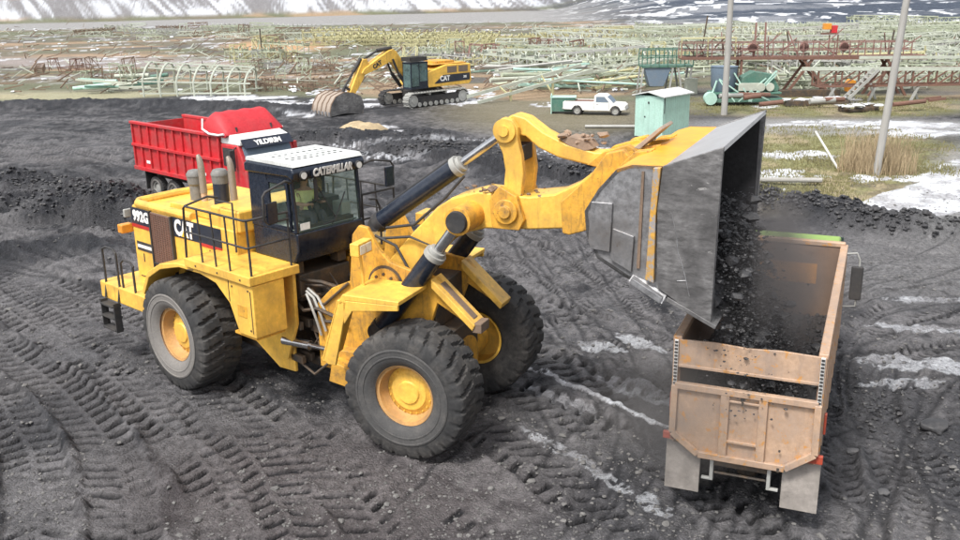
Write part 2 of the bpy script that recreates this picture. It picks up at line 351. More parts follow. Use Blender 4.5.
def SNOW(u, v, X, Y):
    n = fbm(X, Y, .7, 6, 21, .65); n2 = fbm(X, Y * 1.6, 1.6, 6, 23, .68); nf = fbm(X, Y, .2, 5, 29, .65)
    s = np.zeros(X.shape)
    def add(m, thr=.45, nn=n, k=1.0): nonlocal s; s = np.maximum(s, k * sstep(thr - .02, thr + .10, m * (nn * 2.2 - .45)))
    line = W([(522, 364), (575, 384), (630, 408), (676, 430)]); d, S_, T_ = poly_st(X, Y, line); add(1 - sstep(.05, .13, d + (nf - .5) * .1), .35)
    for a in [(650, 500, 30, 10, 25), (560, 445, 48, 7, 28), (612, 480, 36, 6, 28)]: add(ell(u, v, *a), .52, nf, .38)
    for a in [(600, 345, 30, 4, 12), (640, 388, 48, 8, 18), (925, 330, 60, 4, 5), (915, 366, 70, 9, 6), (905, 385, 50, 5, 0), (640, 340, 30, 5, 20), (560, 395, 40, 4, 20), (930, 300, 50, 3, 0)]: add(ell(u, v, *a), .38, .4 * n + .6 * nf, .42)
    for a in [(375, 134, 40, 9, 0), (300, 112, 32, 6, 0), (462, 97, 34, 9, 0), (345, 104, 40, 7, 0), (330, 92, 30, 5, 0), (585, 150, 30, 4, 0),
              (640, 185, 25, 4, 0), (560, 104, 40, 3, 0), (270, 104, 40, 4, 0), (240, 98, 60, 3, 0)]: add(ell(u, v, *a), .42, n2)
    for a in [(795, 155, 46, 4.5, 2), (793, 176, 44, 6.5, 2), (862, 178, 18, 4, 0), (896, 167, 12, 3, 0), (770, 190, 20, 3, 0), (905, 178, 26, 3, 0)]: add(ell(u, v, *a), .38, n)
    add(ell(u, v, 940, 196, 100, 17, -14, .3) * (v < 236), .16, .42 + .5 * n2, .9); add(ell(u, v, 885, 212, 45, 9, -6, .3), .16, .35 + .5 * n2, .85)
    for a in [(850, 124, 120, 4, 0), (930, 132, 70, 9, 0), (945, 175, 40, 12, -20), (850, 100, 14, 4, 0), (765, 107, 20, 2, 0), (860, 104, 25, 5, 0)]: add(ell(u, v, *a), .45, n2, .8)
    add(m_berm_s, .78, nf, .8); far = sstep(88, 105, Y) * (1 - sstep(230, 245, Y)); nb = fbm(X * .6, Y, 2.2, 5, 31, .65)
    s = np.maximum(s, far * .7 * sstep(.62, .68, nb)); return np.clip(s, 0, 1)

NA, = (820,)
az = np.concatenate([np.linspace(-75, -31, 60)[:-1], np.linspace(-31, 31, NA), np.linspace(31, 75, 60)[1:]])
inv = np.linspace(1 / 12.2, 1 / 300.0, 830); rr0 = 1 / inv; rad = np.concatenate([[4, 7, 9.5, 11.3], rr0[rr0 < 195], np.arange(196, 352, 1.25), [370, 430, 520, 650, 850, 1200, 1800, 3000, 5000]])
A, Rr = np.meshgrid(np.radians(az), rad)
X = (Rr * np.sin(A)).astype(float); Y = (Rr * np.cos(A)).astype(float)
u, v = to_px(X, np.maximum(Y, 3))
nfar, nn_, tt_, bank, rr_ = far_h(X, Y)
Hh = base_h(X, Y) + nfar
near = 1 - sstep(48, 62, Y)
# rough, churned areas
churn = fbm(X, Y, 2.6, 3, 41)
rough = (.35 + .9 * sstep(.45, .65, churn)) * (1 - .75 * np.clip(ell(u, v, 880, 262, 130, 28) + ell(u, v, 500, 520, 110, 60), 0, 1))
cl = fbm(X, Y, .38, 4, 43, .55); clr = np.abs(cl - .5) * 2
Hh += near * rough * ((cl - .5) * .20 + (fbm(X, Y, .16, 3, 44) - .5) * .06) + near * (fbm(X, Y, 1.3, 3, 47) - .5) * .12
m_berm = np.zeros(X.shape)
for pts, wd, hh in [([(742, 205), (800, 212), (860, 226), (905, 232), (990, 240)], 1.1, .75), ([(400, 150), (450, 150), (500, 162), (560, 178), (610, 186)], 2.2, .38), ([(445, 160), (520, 178), (600, 192)], 1.6, .35),
                    ([(-30, 186), (40, 196), (90, 204), (135, 222)], 2.2, .72), ([(-20, 210), (60, 216), (130, 228)], 1.4, .5), ([(0, 108), (100, 106), (200, 108), (310, 112)], 1.8, .5), ([(300, 138), (380, 140), (440, 138)], 1.6, .45), ([(-20, 262), (60, 250), (120, 256)], .9, .35)]:
    d, S_, T_ = poly_st(X, Y, W(pts)); m = np.exp(-(d / wd) ** 2)
    lump = .45 + 1.1 * fbm(X, Y, 1.1, 4, 53, .6)
    Hh += hh * m * lump; m_berm = np.maximum(m_berm, m * sstep(.3, .55, lump))
    Hh += m * (np.abs(fbm(X, Y, .5, 3, 57) - .5)) * .8 * hh
# smaller creases of old ruts running across the yard
st = fbm(X * .32 + Y * .22, Y * 1.5 - X * .55, 1.0, 4, 61); left = near * (1 - sstep(430, 560, u)) * (1 - sstep(300, 360, v)) + near * ell(u, v, 480, 170, 400, 60)
Hh += np.clip(left, 0, 1) * ((st - .5) * .5 + (fbm(X * .5 + Y * .3, Y * 1.7 - X * .5, .35, 3, 63) - .5) * .16)
pale = np.clip(.35 + 1.2 * (fbm(X, Y, 5, 4, 71) - .5) + 2.4 * (st - .5) * np.clip(left, 0, 1), 0, 1); dark = np.zeros(X.shape); trk = np.zeros(X.shape)
for pts, wd, pitch, dep, sl_, pl in TRACKS:
    line = W(pts); xs = [p[0] for p in line]; ys = [p[1] for p in line]
    sel = (X > min(xs) - 2) & (X < max(xs) + 2) & (Y > min(ys) - 2) & (Y < max(ys) + 2)
    x, y = X[sel], Y[sel]; dep *= .78
    if not len(x): continue
    d, S_, T_ = poly_st(x, y, line); T_ = T_ + (fbm(x, y, 2.5, 2, 82) - .5) * .3; e = d + (fbm(x, y, .5, 3, 81) - .5) * .16
    ins = 1 - sstep(wd / 2 - .05, wd / 2 + .07, e); rim = np.exp(-((e - wd / 2 - .12) / .11) ** 2)
    wear = .08 + 1.3 * sstep(.36, .58, fbm(x, y, 1.3, 4, 83 + int(pts[0][0])))
    h = Hh[sel]; smooth = base_h(x, y) + (fbm(x, y, .3, 3, 85) - .5) * .04 - dep * .4
    h = h * (1 - .88 * ins) + smooth * .88 * ins + rim * dep * .7 * wear
    if pitch:
        ph = (S_ + np.abs(T_) * sl_ * 1.2 + (T_ > 0) * pitch / 2) / pitch + (fbm(x, y, .9, 3, 87) - .5) * .8
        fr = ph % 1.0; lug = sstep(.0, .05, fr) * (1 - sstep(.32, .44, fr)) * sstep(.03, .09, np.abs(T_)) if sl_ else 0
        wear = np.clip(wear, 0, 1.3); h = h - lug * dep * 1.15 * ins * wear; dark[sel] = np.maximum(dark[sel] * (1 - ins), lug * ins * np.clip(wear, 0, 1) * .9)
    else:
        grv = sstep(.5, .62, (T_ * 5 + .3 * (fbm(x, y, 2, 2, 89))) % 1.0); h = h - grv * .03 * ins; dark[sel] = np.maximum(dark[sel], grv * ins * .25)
    h = h + ins * (fbm(x, y, .12, 3, 88) - .5) * .03; Hh[sel] = h; trk[sel] = np.maximum(trk[sel], ins); pale[sel] = pale[sel] * (1 - .8 * ins) + .8 * ins * (.45 + .45 * pl)
# many thin crossing ruts left by trucks
rj = random.Random(91); BASE = [[(-40, 122), (160, 132), (380, 178), (600, 226), (760, 262)], [(-40, 142), (120, 160), (300, 214), (460, 262)], [(-40, 168), (120, 192), (330, 262)], [(-40, 240), (120, 262), (300, 330)], [(980, 254), (840, 262), (690, 300), (600, 380)],
        [(980, 285), (880, 300), (800, 360), (760, 540)], [(470, 200), (560, 250), (660, 330), (720, 400)], [(980, 320), (900, 345), (840, 420), (830, 560)], [(380, 118), (520, 130), (700, 150)], [(-40, 112), (160, 116), (420, 128)], [(640, 215), (560, 262), (470, 300)], [(980, 420), (900, 400), (850, 380), (700, 330)], [(560, 560), (620, 480), (640, 400), (560, 300), (500, 220)]]
for k in range(46):
    pts = rj.choice(BASE); j = rj.uniform(-1, 1); line0 = [tuple(at(*p)[:2]) for p in pts]; ox, oy = rj.gauss(0, 1.6), rj.gauss(0, 2.2); line = smoothline([(x + ox + rj.gauss(0, .5), y + oy + rj.gauss(0, .8)) for x, y in line0])
    xs = [p[0] for p in line]; ys = [p[1] for p in line]; sel = (X > min(xs) - 3) & (X < max(xs) + 3) & (Y > min(ys) - 3) & (Y < max(ys) + 3) & (Y < 58)
    x, y = X[sel], Y[sel]
    if not len(x): continue
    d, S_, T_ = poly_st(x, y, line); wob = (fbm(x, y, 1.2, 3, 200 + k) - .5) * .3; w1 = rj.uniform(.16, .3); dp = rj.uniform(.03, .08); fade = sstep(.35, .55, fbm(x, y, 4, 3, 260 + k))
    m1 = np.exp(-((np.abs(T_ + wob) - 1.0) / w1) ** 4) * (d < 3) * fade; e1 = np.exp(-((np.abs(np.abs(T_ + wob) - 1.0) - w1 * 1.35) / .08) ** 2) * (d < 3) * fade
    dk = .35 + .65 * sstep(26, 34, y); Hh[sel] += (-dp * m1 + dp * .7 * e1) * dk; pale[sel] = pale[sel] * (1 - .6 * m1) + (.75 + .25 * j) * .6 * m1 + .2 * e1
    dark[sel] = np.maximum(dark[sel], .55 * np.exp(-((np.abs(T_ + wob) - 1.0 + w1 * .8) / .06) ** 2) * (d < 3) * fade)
# colours
def cmix(a, b, m): return a * (1 - m[..., None]) + b * m[..., None]
C = lambda *c: np.array(c, float)
col = cmix(np.broadcast_to(C(.017, .017, .020), X.shape + (3,)).copy(), C(.165, .153, .149), np.clip(pale * 1.1 + (1.9 - 1.2 * trk) * (fbm(X, Y, .35, 4, 73, .6) - .5) + .6 * (fbm(X, Y, 1.4, 3, 74) - .5), 0, 1))
col = cmix(col, C(.16, .145, .138), sstep(.58, .75, fbm(X, Y, 6, 4, 91)) * .35); col = cmix(col, C(.030, .030, .034), sstep(.50, .68, fbm(X, Y * .7, 3.2, 4, 93)) * .65)
col = cmix(col, C(.13, .10, .092), ell(u, v, 330, 500, 210, 70) * .4)
col = cmix(col, C(.20, .188, .18), np.clip(ell(u, v, 900, 266, 160, 34), 0, 1) * .85)
col = cmix(col, C(.008, .008, .010), np.clip(dark * 1.25, 0, 1) * .95)  # groove shade baked into the colour: lug slots and rut edges near black
col = cmix(col, C(.02, .021, .025), np.clip(m_berm * 1.1, 0, 1) * .75)
col = col * np.array([.74, .77, .82]); g1 = ell(u, v, 820, 168, 145, 46, 0, .25); nz = fbm(X, Y, 2.2, 4, 95)
road = np.clip(ell(u, v, 880, 128, 190, 8.5, 1, .3) + ell(u, v, 965, 190, 62, 42, -30, .3) * .9, 0, 1)
yard = np.clip(sstep(57, 60, Y) + 0 * Y, 0, 1)
grc = cmix(np.broadcast_to(C(.20, .195, .085), X.shape + (3,)).copy(), C(.30, .25, .15), sstep(.45, .62, nz))
grc = cmix(grc, C(.11, .09, .055), sstep(.6, .72, fbm(X, Y, 1.2, 3, 97)) * .6)
col = cmix(col, grc, np.clip(g1 * (1 - m_berm * 1.5), 0, 1) * .92)
tan = ell(u, v, 560, 112, 110, 22, 0, .5); col = cmix(col, C(.20, .175, .11), tan * .75)
fieldm = sstep(0, 1, np.clip((101 + 4 * (fbm(X, Y, 8, 3, 99) - .5) * 4 - v) / 4, 0, 1))
fc = cmix(np.broadcast_to(C(.14, .12, .085), X.shape + (3,)).copy(), C(.12, .125, .075), sstep(.4, .6, fbm(X * .4, Y, 9, 4, 101)))
fc = cmix(fc, C(.32, .22, .14), sstep(.58, .7, fbm(X * .3, Y, 7, 4, 103)) * .8)
fc = cmix(fc, C(.09, .085, .08), sstep(.58, .68, fbm(X * .3, Y, 5, 4, 105)) * .8)
fc = cmix(fc, C(.42, .26, .14), ell(u, v, 275, 47, 48, 5)); fc = cmix(fc, C(.28, .24, .23), ell(u, v, 100, 62, 150, 5) * .8)
fc = cmix(fc, C(.33, .31, .20), ell(u, v, 90, 96, 160, 5) * .8)
col = cmix(col, fc, fieldm)
g3 = ell(u, v, 830, 106, 150, 12, 0, .3); col = cmix(col, grc, g3 * .8)
col = cmix(col, C(.25, .25, .25), road * .8)
col = cmix(col, C(.24, .235, .23), sstep(226, 232, Y) * (1 - sstep(-3, 1, nn_)) * (1 - rr_))      # haul road under the bank
bk = sstep(.5, 2.0, bank) * (1 - sstep(6.2, 7.1, bank))
gul = .55 * fbm(X * 1.0 + Y * .9, Y * .10, 1.6, 5, 111, .65) + .45 * fbm(X + Y * .3, Y, 7, 4, 112); bc = cmix(np.broadcast_to(C(.17, .165, .17), X.shape + (3,)).copy(), C(.50, .52, .56), sstep(.42, .60, gul) * (1 - .8 * ell(u, v, 85, 10, 50, 10)))
col = cmix(col, bc, bk); top = sstep(6.2, 7.1, bank); col = cmix(col, cmix(np.broadcast_to(C(.27, .22, .19), X.shape + (3,)).copy(), C(.5, .48, .47), sstep(.52, .62, fbm(X * .3, Y, 12, 4, 113))), top)
pit = cmix(np.broadcast_to(C(.040, .052, .075), X.shape + (3,)).copy(), C(.16, .17, .19), sstep(.52, .68, fbm(X * .12, Y, 3.5, 4, 115)))
pit = cmix(pit, C(.7, .72, .75), sstep(.64, .68, fbm(X * .8, Y * .5, 2.2, 4, 117)) * .8 * (1 - .6 * sstep(140, 200, X)))
col = cmix(col, pit, np.clip(sstep(197, 204, Y + .12 * X + (fbm(X, Y, 14, 3, 119) - .5) * 8) * sstep(10, 55, X + .25 * (Y - 220) * 0), 0, 1))
m_berm_s = ell(u, v, 520, 165, 120, 26, 8) + ell(u, v, 380, 150, 90, 14); sn = SNOW(u, v, X, Y) * (1 - rr_) * (1 - sstep(.2, 1, bank)); sn *= (1 - np.clip(1.6 * m_berm, 0, 1))
col = cmix(col, cmix(np.broadcast_to(C(.36, .36, .38), X.shape + (3,)).copy(), C(.62, .64, .68), sstep(.35, .6, fbm(X, Y, .8, 4, 131))), sn); Hh += sn * .02
Vn = np.stack([X, Y, Hh], -1).reshape(-1, 3); nr, nc = X.shape
idx = np.arange(nr * nc).reshape(nr, nc); q = np.stack([idx[:-1, :-1], idx[:-1, 1:], idx[1:, 1:], idx[1:, :-1]], -1).reshape(-1, 4)
me = bpy.data.meshes.new('ground'); me.vertices.add(len(Vn)); me.vertices.foreach_set('co', Vn.ravel().astype(np.float32))
me.loops.add(q.size); me.loops.foreach_set('vertex_index', q.ravel().astype(np.int32)); me.polygons.add(len(q))
me.polygons.foreach_set('loop_start', (np.arange(len(q)) * 4).astype(np.int32)); me.polygons.foreach_set('use_smooth', np.ones(len(q), bool)); me.update()
ca = me.color_attributes.new('soil', 'FLOAT_COLOR', 'POINT'); ca.data.foreach_set('color', np.concatenate([col, sn[..., None]], -1).reshape(-1).astype(np.float32))
m, nt, b = nmat('ground_soil')
at_ = nt.nodes.new('ShaderNodeAttribute'); at_.attribute_name = 'soil'
tc = nt.nodes.new('ShaderNodeTexCoord').outputs['Object']
n1 = noise(nt, 7, 10, .8, tc); n2 = noise(nt, 45, 4, .7, tc)
mm = nt.nodes.new('ShaderNodeMapRange'); nt.links.new(n1, mm.inputs[0]); mm.inputs[1].default_value = .3; mm.inputs[2].default_value = .7; mm.inputs[3].default_value = .30; mm.inputs[4].default_value = 1.95
vm = nt.nodes.new('ShaderNodeVectorMath'); vm.operation = 'SCALE'; nt.links.new(at_.outputs['Color'], vm.inputs[0]); nt.links.new(mm.outputs[0], vm.inputs['Scale'])
vo = nt.nodes.new('ShaderNodeTexVoronoi'); vo.inputs['Scale'].default_value = 14; nt.links.new(tc, vo.inputs['Vector'])
spk = ramp(nt, vo.outputs['Distance'], [(.06, 1.0), (.13, 0.0)])
sel = nt.nodes.new('ShaderNodeMath'); sel.operation = 'MULTIPLY'; nt.links.new(spk, sel.inputs[0]); nt.links.new(ramp(nt, noise(nt, 2.5, 4, .7, tc), [(.55, 0.0), (.7, .6)]), sel.inputs[1])
cc = mixc(nt, sel.outputs[0], vm.outputs[0], (.30, .29, .285))
nt.links.new(cc, b.inputs['Base Color'])
rg = nt.nodes.new('ShaderNodeMapRange'); nt.links.new(noise(nt, .7, 5, .6, tc), rg.inputs[0]); rg.inputs[1].default_value = .35; rg.inputs[2].default_value = .65; rg.inputs[3].default_value = .55; rg.inputs[4].default_value = .95
nt.links.new(rg.outputs[0], b.inputs['Roughness']); b.inputs['Specular IOR Level'].default_value = .4
bp = nt.nodes.new('ShaderNodeBump'); bp.inputs['Strength'].default_value = .8; bp.inputs['Distance'].default_value = .05
ad = nt.nodes.new('ShaderNodeMath'); ad.operation = 'ADD'; nt.links.new(n1, ad.inputs[0]); nt.links.new(n2, ad.inputs[1])
v2 = nt.nodes.new('ShaderNodeTexVoronoi'); v2.inputs['Scale'].default_value = 11; v2.feature = 'DISTANCE_TO_EDGE'; nt.links.new(tc, v2.inputs['Vector'])
ad2 = nt.nodes.new('ShaderNodeMath'); ad2.operation = 'MULTIPLY_ADD'; nt.links.new(ramp(nt, v2.outputs['Distance'], [(0.0, 0.0), (.25, 1.0)]), ad2.inputs[0]); ad2.inputs[1].default_value = .55; nt.links.new(ad.outputs[0], ad2.inputs[2]); nt.links.new(ad2.outputs[0], bp.inputs['Height']); nt.links.new(bp.outputs[0], b.inputs['Normal'])
me.materials.append(m)
g = bpy.data.objects.new('ground', me); COL.objects.link(g); g['kind'] = 'structure'
from bisect import bisect
def gz(x, y):
    """ground height under a point (the built surface)"""
    r = sqrt(x * x + y * y); a = math.degrees(atan2(x, y))
    i = min(max(int(np.searchsorted(rad, r)), 0), nr - 1); j = min(max(int(np.searchsorted(az, a)), 0), nc - 1)
    return float(Hh[i, j])
# ------------------------------------------------------------------ wheels
def wheel(parent, c, R, Wd, rimr, out, n_lug=24, M=None, detail=True, rim_mat=None, tyre_mat=None, dusty=True, lugdepth=.055, name='wheel', side=None):
    """axis along local y; out = +1 / -1 side of the outer face"""
    M = M or Matrix.Identity(4)
    hub = thing(name, None, None); hub.parent = parent; del_props(hub)
    NT = n_lug * 12; prof = []
    hw = Wd / 2
    for t, r in [(-.74, rimr + .02), (-.80, rimr + .05), (-.95, rimr + (R - rimr) * .25), (-1.0, rimr + (R - rimr) * .5), (-.985, rimr + (R - rimr) * .68), (-.95, rimr + (R - rimr) * .82), (-.9, R * .965), (-.84, R * .985), (-.7, R * .995), (-.5, R), (-.3, R), (-.1, R), (0, R)]:
        prof.append((t * hw, r))
    prof = prof + [(-t, r) for t, r in prof[-2::-1]]
    vs = []; m = MB(M)
    for t, r in prof:
        wn = t / hw
        for k in range(NT):
            th = 2 * pi * k / NT; rr = r
            ph = (k / 12.0 + (0.5 if wn > 0 else 0) + abs(wn) * .55) % 1.0
            dep = 0
            if r > rimr + (R - rimr) * .6:
                sh = min(1, (r - rimr - (R - rimr) * .6) / ((R - rimr) * .2))
                if ph < .30 and abs(wn) > .06: dep = lugdepth * sh
                rr = r - dep
            vs.append((c[0] + rr * cos(th), c[1] + t, c[2] + rr * sin(th)))
    P = len(prof); m.add(vs, [(i * NT + k, i * NT + (k + 1) % NT, (i + 1) * NT + (k + 1) % NT, (i + 1) * NT + k) for i in range(P - 1) for k in range(NT)])
    ty = m.build('tyre', tyre_mat or m_tyre, hub, smooth=38)
    if dusty:
        d = MB(M)
        o = 0
        d.lathe([(rimr + .02, .78 * hw), (rimr + .06, .84 * hw + .01), (rimr + (R - rimr) * .22, .955 * hw + .012), (rimr + (R - rimr) * .30, .975 * hw + .012), (rimr + (R - rimr) * .31, .98 * hw + .022), (rimr + (R - rimr) * .34, .982 * hw + .022), (rimr + (R - rimr) * .35, .985 * hw + .012), (rimr + (R - rimr) * .48, .995 * hw + .012), (rimr + (R - rimr) * .49, 1.0 * hw + .020), (rimr + (R - rimr) * .52, 1.0 * hw + .020), (rimr + (R - rimr) * .55, 1.0 * hw + .008)], c, (0, out, 0), 64, caps=False)
        d.build('dusty_sidewall', side or m_tyred, ty)
    rm = MB(M); k = rimr
    rm.lathe([(k + .015, hw * .80), (k + .03, hw * .76), (k + .02, hw * .72), (k * .93, hw * .70), (k * .90, hw * .45), (k * .82, hw * .28)], c, (0, out, 0), 48, caps=False)
    rim = rm.build('rim', rim_mat or m_rim, hub)
    h2 = MB(M); h2.lathe([(k * .82, hw * .27), (k * .66, hw * .34), (k * .60, hw * .42), (k * .40, hw * .44), (k * .36, hw * .5), (0, hw * .5)], c, (0, out, 0), 40, caps=False)
    h2.lathe([(k + .01, -hw * .76), (k * .92, -hw * .72), (k * .88, -hw * .1), (k * .5, hw * .0), (0, hw * .02)], c, (0, out, 0), 40, caps=False)
    for q in range(20):
        a = 2 * pi * q / 20; p = Vector(c) + Vector((cos(a) * k * .74, out * hw * .30, sin(a) * k * .74)); h2.tube(p, p + Vector((0, out * .03, 0)), .018 * k / .62, n=6)
    h2.build('hub', m_yel if rim_mat is None else rim_mat, hub, smooth=30)
    return hub
def del_props(o):
    for k in ('label', 'category', 'group'):
        if k in o: del o[k]
def person(name, label, loc, rz, joints, edges, parts):
    pass

# ------------------------------------------------------------------ the big wheel loader
RA, FA = -0.7275, -0.4230
RX = Vector((-5.5129, 21.461, 0)); HX = RX + Vector((cos(RA), sin(RA), 0)) * 2.945
ld = thing('wheel_loader', 'big yellow wheel loader with raised bucket tipping coal into the beige dump truck', 'wheel loader', HX, RA)
MR = T(-2.945, 0, 0); MF = RZ(FA - RA) @ T(2.945, 0, 0)
def RB(): return MB(MR)
def FB(): return MB(MF)
# --- rear body
body = RB()
HP = [(-2.9, 1.55), (-2.9, 3.62), (-2.8, 3.74), (1.5, 3.74), (1.5, 1.6), (.9, 2.7), (.2, 2.85), (-.6, 2.55), (-1.2, 1.9), (-1.35, 1.5)]
body.prism(HP, -1.25, 1.25)
hood = body.build('engine_hood', m_yel, ld, bevel=.04)
b = RB()   # rolled rim round the hood top, open towards the cab
b.pipe([(-.2, -1.2, 3.80), (-2.6, -1.2, 3.78), (-2.82, -1.05, 3.78), (-2.85, 0, 3.80), (-2.82, 1.05, 3.78), (-2.6, 1.2, 3.78), (-.2, 1.2, 3.80)], .10, 10)
b.prism([(-1.55, 3.75), (1.55, 3.75), (1.55, 4.02), (1.2, 4.12), (.5, 4.12), (.3, 3.98), (-1.5, 3.92)], -.98, .98)
b.build('hood_top_rim', m_yel, hood, bevel=.03)
b = RB(); b.box(.55, 1.62, -1.22, 1.22, 3.7, 4.18); b.build('tank_cover', m_yel, ld, bevel=.05)
b = RB(); b.box(-1.93, -1.02, -1.285, -1.255, 2.02, 3.68); g0 = b.build('grille', m_grille, ld)
b = RB()
for i in range(34):
    z = 2.06 + i * .048; b.box(-1.90, -1.05, -1.305, -1.285, z, z + .02)
for i in range(9):
    x = -1.9 + i * .105; b.box(x, x + .018, -1.31, -1.30, 2.04, 3.66)
b.build('grille_slats', m_rust, g0)
b = RB(); b.box(-1.97, -1.92, -1.33, -1.255, 2.0, 3.7); b.box(-1.03, -.98, -1.33, -1.255, 2.0, 3.7); b.box(-1.97, -.98, -1.33, -1.255, 2.42, 2.455); b.build('grille_frame', m_blkm, g0)
b = RB(); b.box(-2.88, -1.98, -1.262, -1.251, 3.27, 3.68); b.build('decal_panel', m_navy, hood); b = RB(); b.prism([(-.98, 3.24), (-.98, 3.70), (.95, 3.70), (.95, 3.27)], -1.263, -1.251); b.build('decal_panel', m_navy, hood)
b = RB(); b.box(-2.88, -1.98, -1.268, -1.253, 3.19, 3.27); b.build('red_stripe', m_red, hood); b = RB(); b.box(.1, .95, -1.270, -1.253, 3.20, 3.27); b.build('red_stripe', m_red, hood)
b = RB(); b.box(-2.75, -2.02, -1.268, -1.251, 2.62, 2.84); b.build('small_sign', m_blkm, hood)
b = RB(); b.box(-2.72, -2.05, -1.273, -1.268, 2.69, 2.77); b.build('small_sign_lettering', m_white, hood)
def RT(x, z, y=-1.268): return MR @ basis((1, 0, 0), (0, 0, 1), (x, y, z))
text('model_number', '992G', .34, RT(-2.42, 3.475), m_white, hood, .004, .95, .018)
text('maker_lettering', 'CAT', .50, RT(-.52, 3.46, -1.27), m_white, hood, .005, .80, .022)
b = RB(); b.prism([(-.62, 3.29), (-.40, 3.29), (-.51, 3.46)], -1.285, -1.268); b.build('logo_triangle', worn('logo_yellow', (.8, .5, .03)), hood)
for x, z, w2 in [(-2.5, 2.35, .02), (-2.45, 1.95, .3), (.1, 3.0, .02), (.45, 2.95, .02)]: b = RB(); b.box(x - w2, x + w2, -1.258, -1.251, z - .012, z + .012 if w2 > .1 else z + .2); b.build('door_latch', m_blkm, hood)
for sx in (-1, 1):
    b = RB(); b.box(-2.98, -2.9, sx * 1.32 - .1, sx * 1.32 + .1, 3.42, 3.62); b.build('tail_light', m_greyst, ld, bevel=.02)
    b = RB(); b.box(-3.16, -2.94, sx * 1.36 - .16, sx * 1.36 + .16, 3.02, 3.24); b.build('rear_lamp', m_lampo, ld, bevel=.03)
# counterweight and rear platform
b = RB(); b.prism([(-3.42, 1.45), (-3.42, 1.88), (-1.35, 1.88), (-1.2, 1.45)], -2.02, 2.02); b.prism([(-3.3, .95), (-3.42, 1.45), (-1.5, 1.45), (-1.7, 1.0)], -1.15, 1.15); b.build('counterweight', m_yel, ld, bevel=.04)
b = RB()
for x in (-3.15, -2.5, -1.75): b.tube((x, -1.98, 1.86), (x, -1.98, 2.72 if x < -2 else 2.5), .028, n=8)
b.pipe([(-3.15, -1.98, 2.5), (-3.15, -1.98, 2.72), (-2.95, -1.98, 2.8), (-2.62, -1.98, 2.8), (-2.5, -1.98, 2.7)], .03)
b.pipe([(-2.35, -1.96, 1.86), (-2.35, -1.96, 2.5), (-2.2, -1.96, 2.6), (-1.9, -1.96, 2.6), (-1.75, -1.96, 2.5)], .028)
b.pipe([(-3.15, -1.98, 1.9), (-3.1, -2.12, 1.2), (-3.1, -2.12, .75)], .025); b.pipe([(-2.5, -1.98, 1.9), (-2.5, -2.12, 1.2), (-2.5, -2.12, .75)], .025)
b.build('rear_handrail', m_blkm, ld, smooth=50)
b = RB()
for z in (.78, 1.08, 1.38): b.box(-3.1, -2.5, -2.24, -2.0, z, z + .05)
for x in (-3.12, -2.5): b.box(x, x + .04, -2.22, -2.04, .75, 1.5)
b.build('ladder_step', m_blkm, ld, bevel=.01)
# rear wheel arches, platform, boxes beside the engine
for sy in (-1, 1):
    def yy(a, b_): return (min(sy * a, sy * b_), max(sy * a, sy * b_))
    arch = [(-1.25, 1.95), (-.95, 2.42), (-.4, 2.72), (.4, 2.92), (1.25, 2.93), (1.8, 2.84), (2.25, 2.5), (2.52, 1.9), (3.1, 1.9), (3.1, 3.02), (.8, 3.02), (.3, 3.0), (-.4, 2.86), (-1.0, 2.55), (-1.35, 2.0)]
    b = RB(); b.prism(arch, *yy(1.25, 2.04)); b.build('fender', m_yel, ld, bevel=.025)
    b = RB(); b.prism([(.75, 3.03), (.75, 3.22), (3.12, 3.22), (3.12, 3.03)], *yy(.85, 2.10)); b.build('walkway', m_yel, ld, bevel=.02)
    b = RB(); b.box(2.30, 3.06, *yy(1.3, 2.0), 1.85, 1.9); b.build('box_bottom', m_yeld, ld)
    rail = RB(); zr, zm = 4.36, 3.80; y0 = sy * 2.04
    rail.pipe([(.78, y0, 3.2), (.86, y0, zr - .05), (.92, y0, zr), (2.98, y0, zr), (3.05, sy * 1.98, zr), (3.05, sy * 1.0, zr)], .026)
    rail.pipe([(.82, y0, zm), (3.03, y0, zm), (3.05, sy * 1.98, zm), (3.05, sy * 1.0, zm)], .022)
    rail.pipe([(.9, y0, zr), (.95, sy * 1.5, zr + .12), (.95, sy * 1.25, zr + .05)], .024)
    for x in (1.35, 1.85, 2.35): rail.tube((x, y0, zr), (x + .05, y0, 3.18), .02, n=8)
    rail.tube((3.02, sy * 1.99, zr), (3.05, sy * 1.99, 3.18), .024, n=8); rail.tube((3.05, sy * 1.02, zr), (3.05, sy * 1.0, 3.18), .022, n=8)
    rail.pipe([(.95, sy * 1.3, zr), (1.55, sy * 1.3, zr + .02), (1.55, sy * 1.3, 3.3)], .022)
    rail.build('handrail', m_blkm, ld, smooth=50)
# panel seams and bolts on the near and far side sheets
for sy in (-1, 1):
    for (xa, za, xb, zb) in [(2.28, 3.0, 2.28, 2.55), (1.0, 2.98, .75, 2.94), (3.02, 2.9, 3.02, 2.0)]:
        b = RB(); b.bar((xa, sy * 2.045, za), (xb, sy * 2.045, zb), .012, .018); b.build('panel_seam', m_grime, ld)
    for (x, z) in [(2.4, 2.9), (2.4, 2.05), (2.95, 2.05), (2.95, 2.9), (1.2, 3.12), (2.0, 3.12), (2.8, 3.12)]:
        b = RB(); b.tube((x, sy * 2.04, z), (x, sy * (2.055 if z < 3 else 2.115), z), .022, n=6); b.build('bolt', m_grime, ld)
    b = RB(); b.box(2.55, 2.85, *sorted((sy * 2.04, sy * 2.052)), 2.3, 2.55); b.build('hatch', m_yeld, ld, bevel=.008)
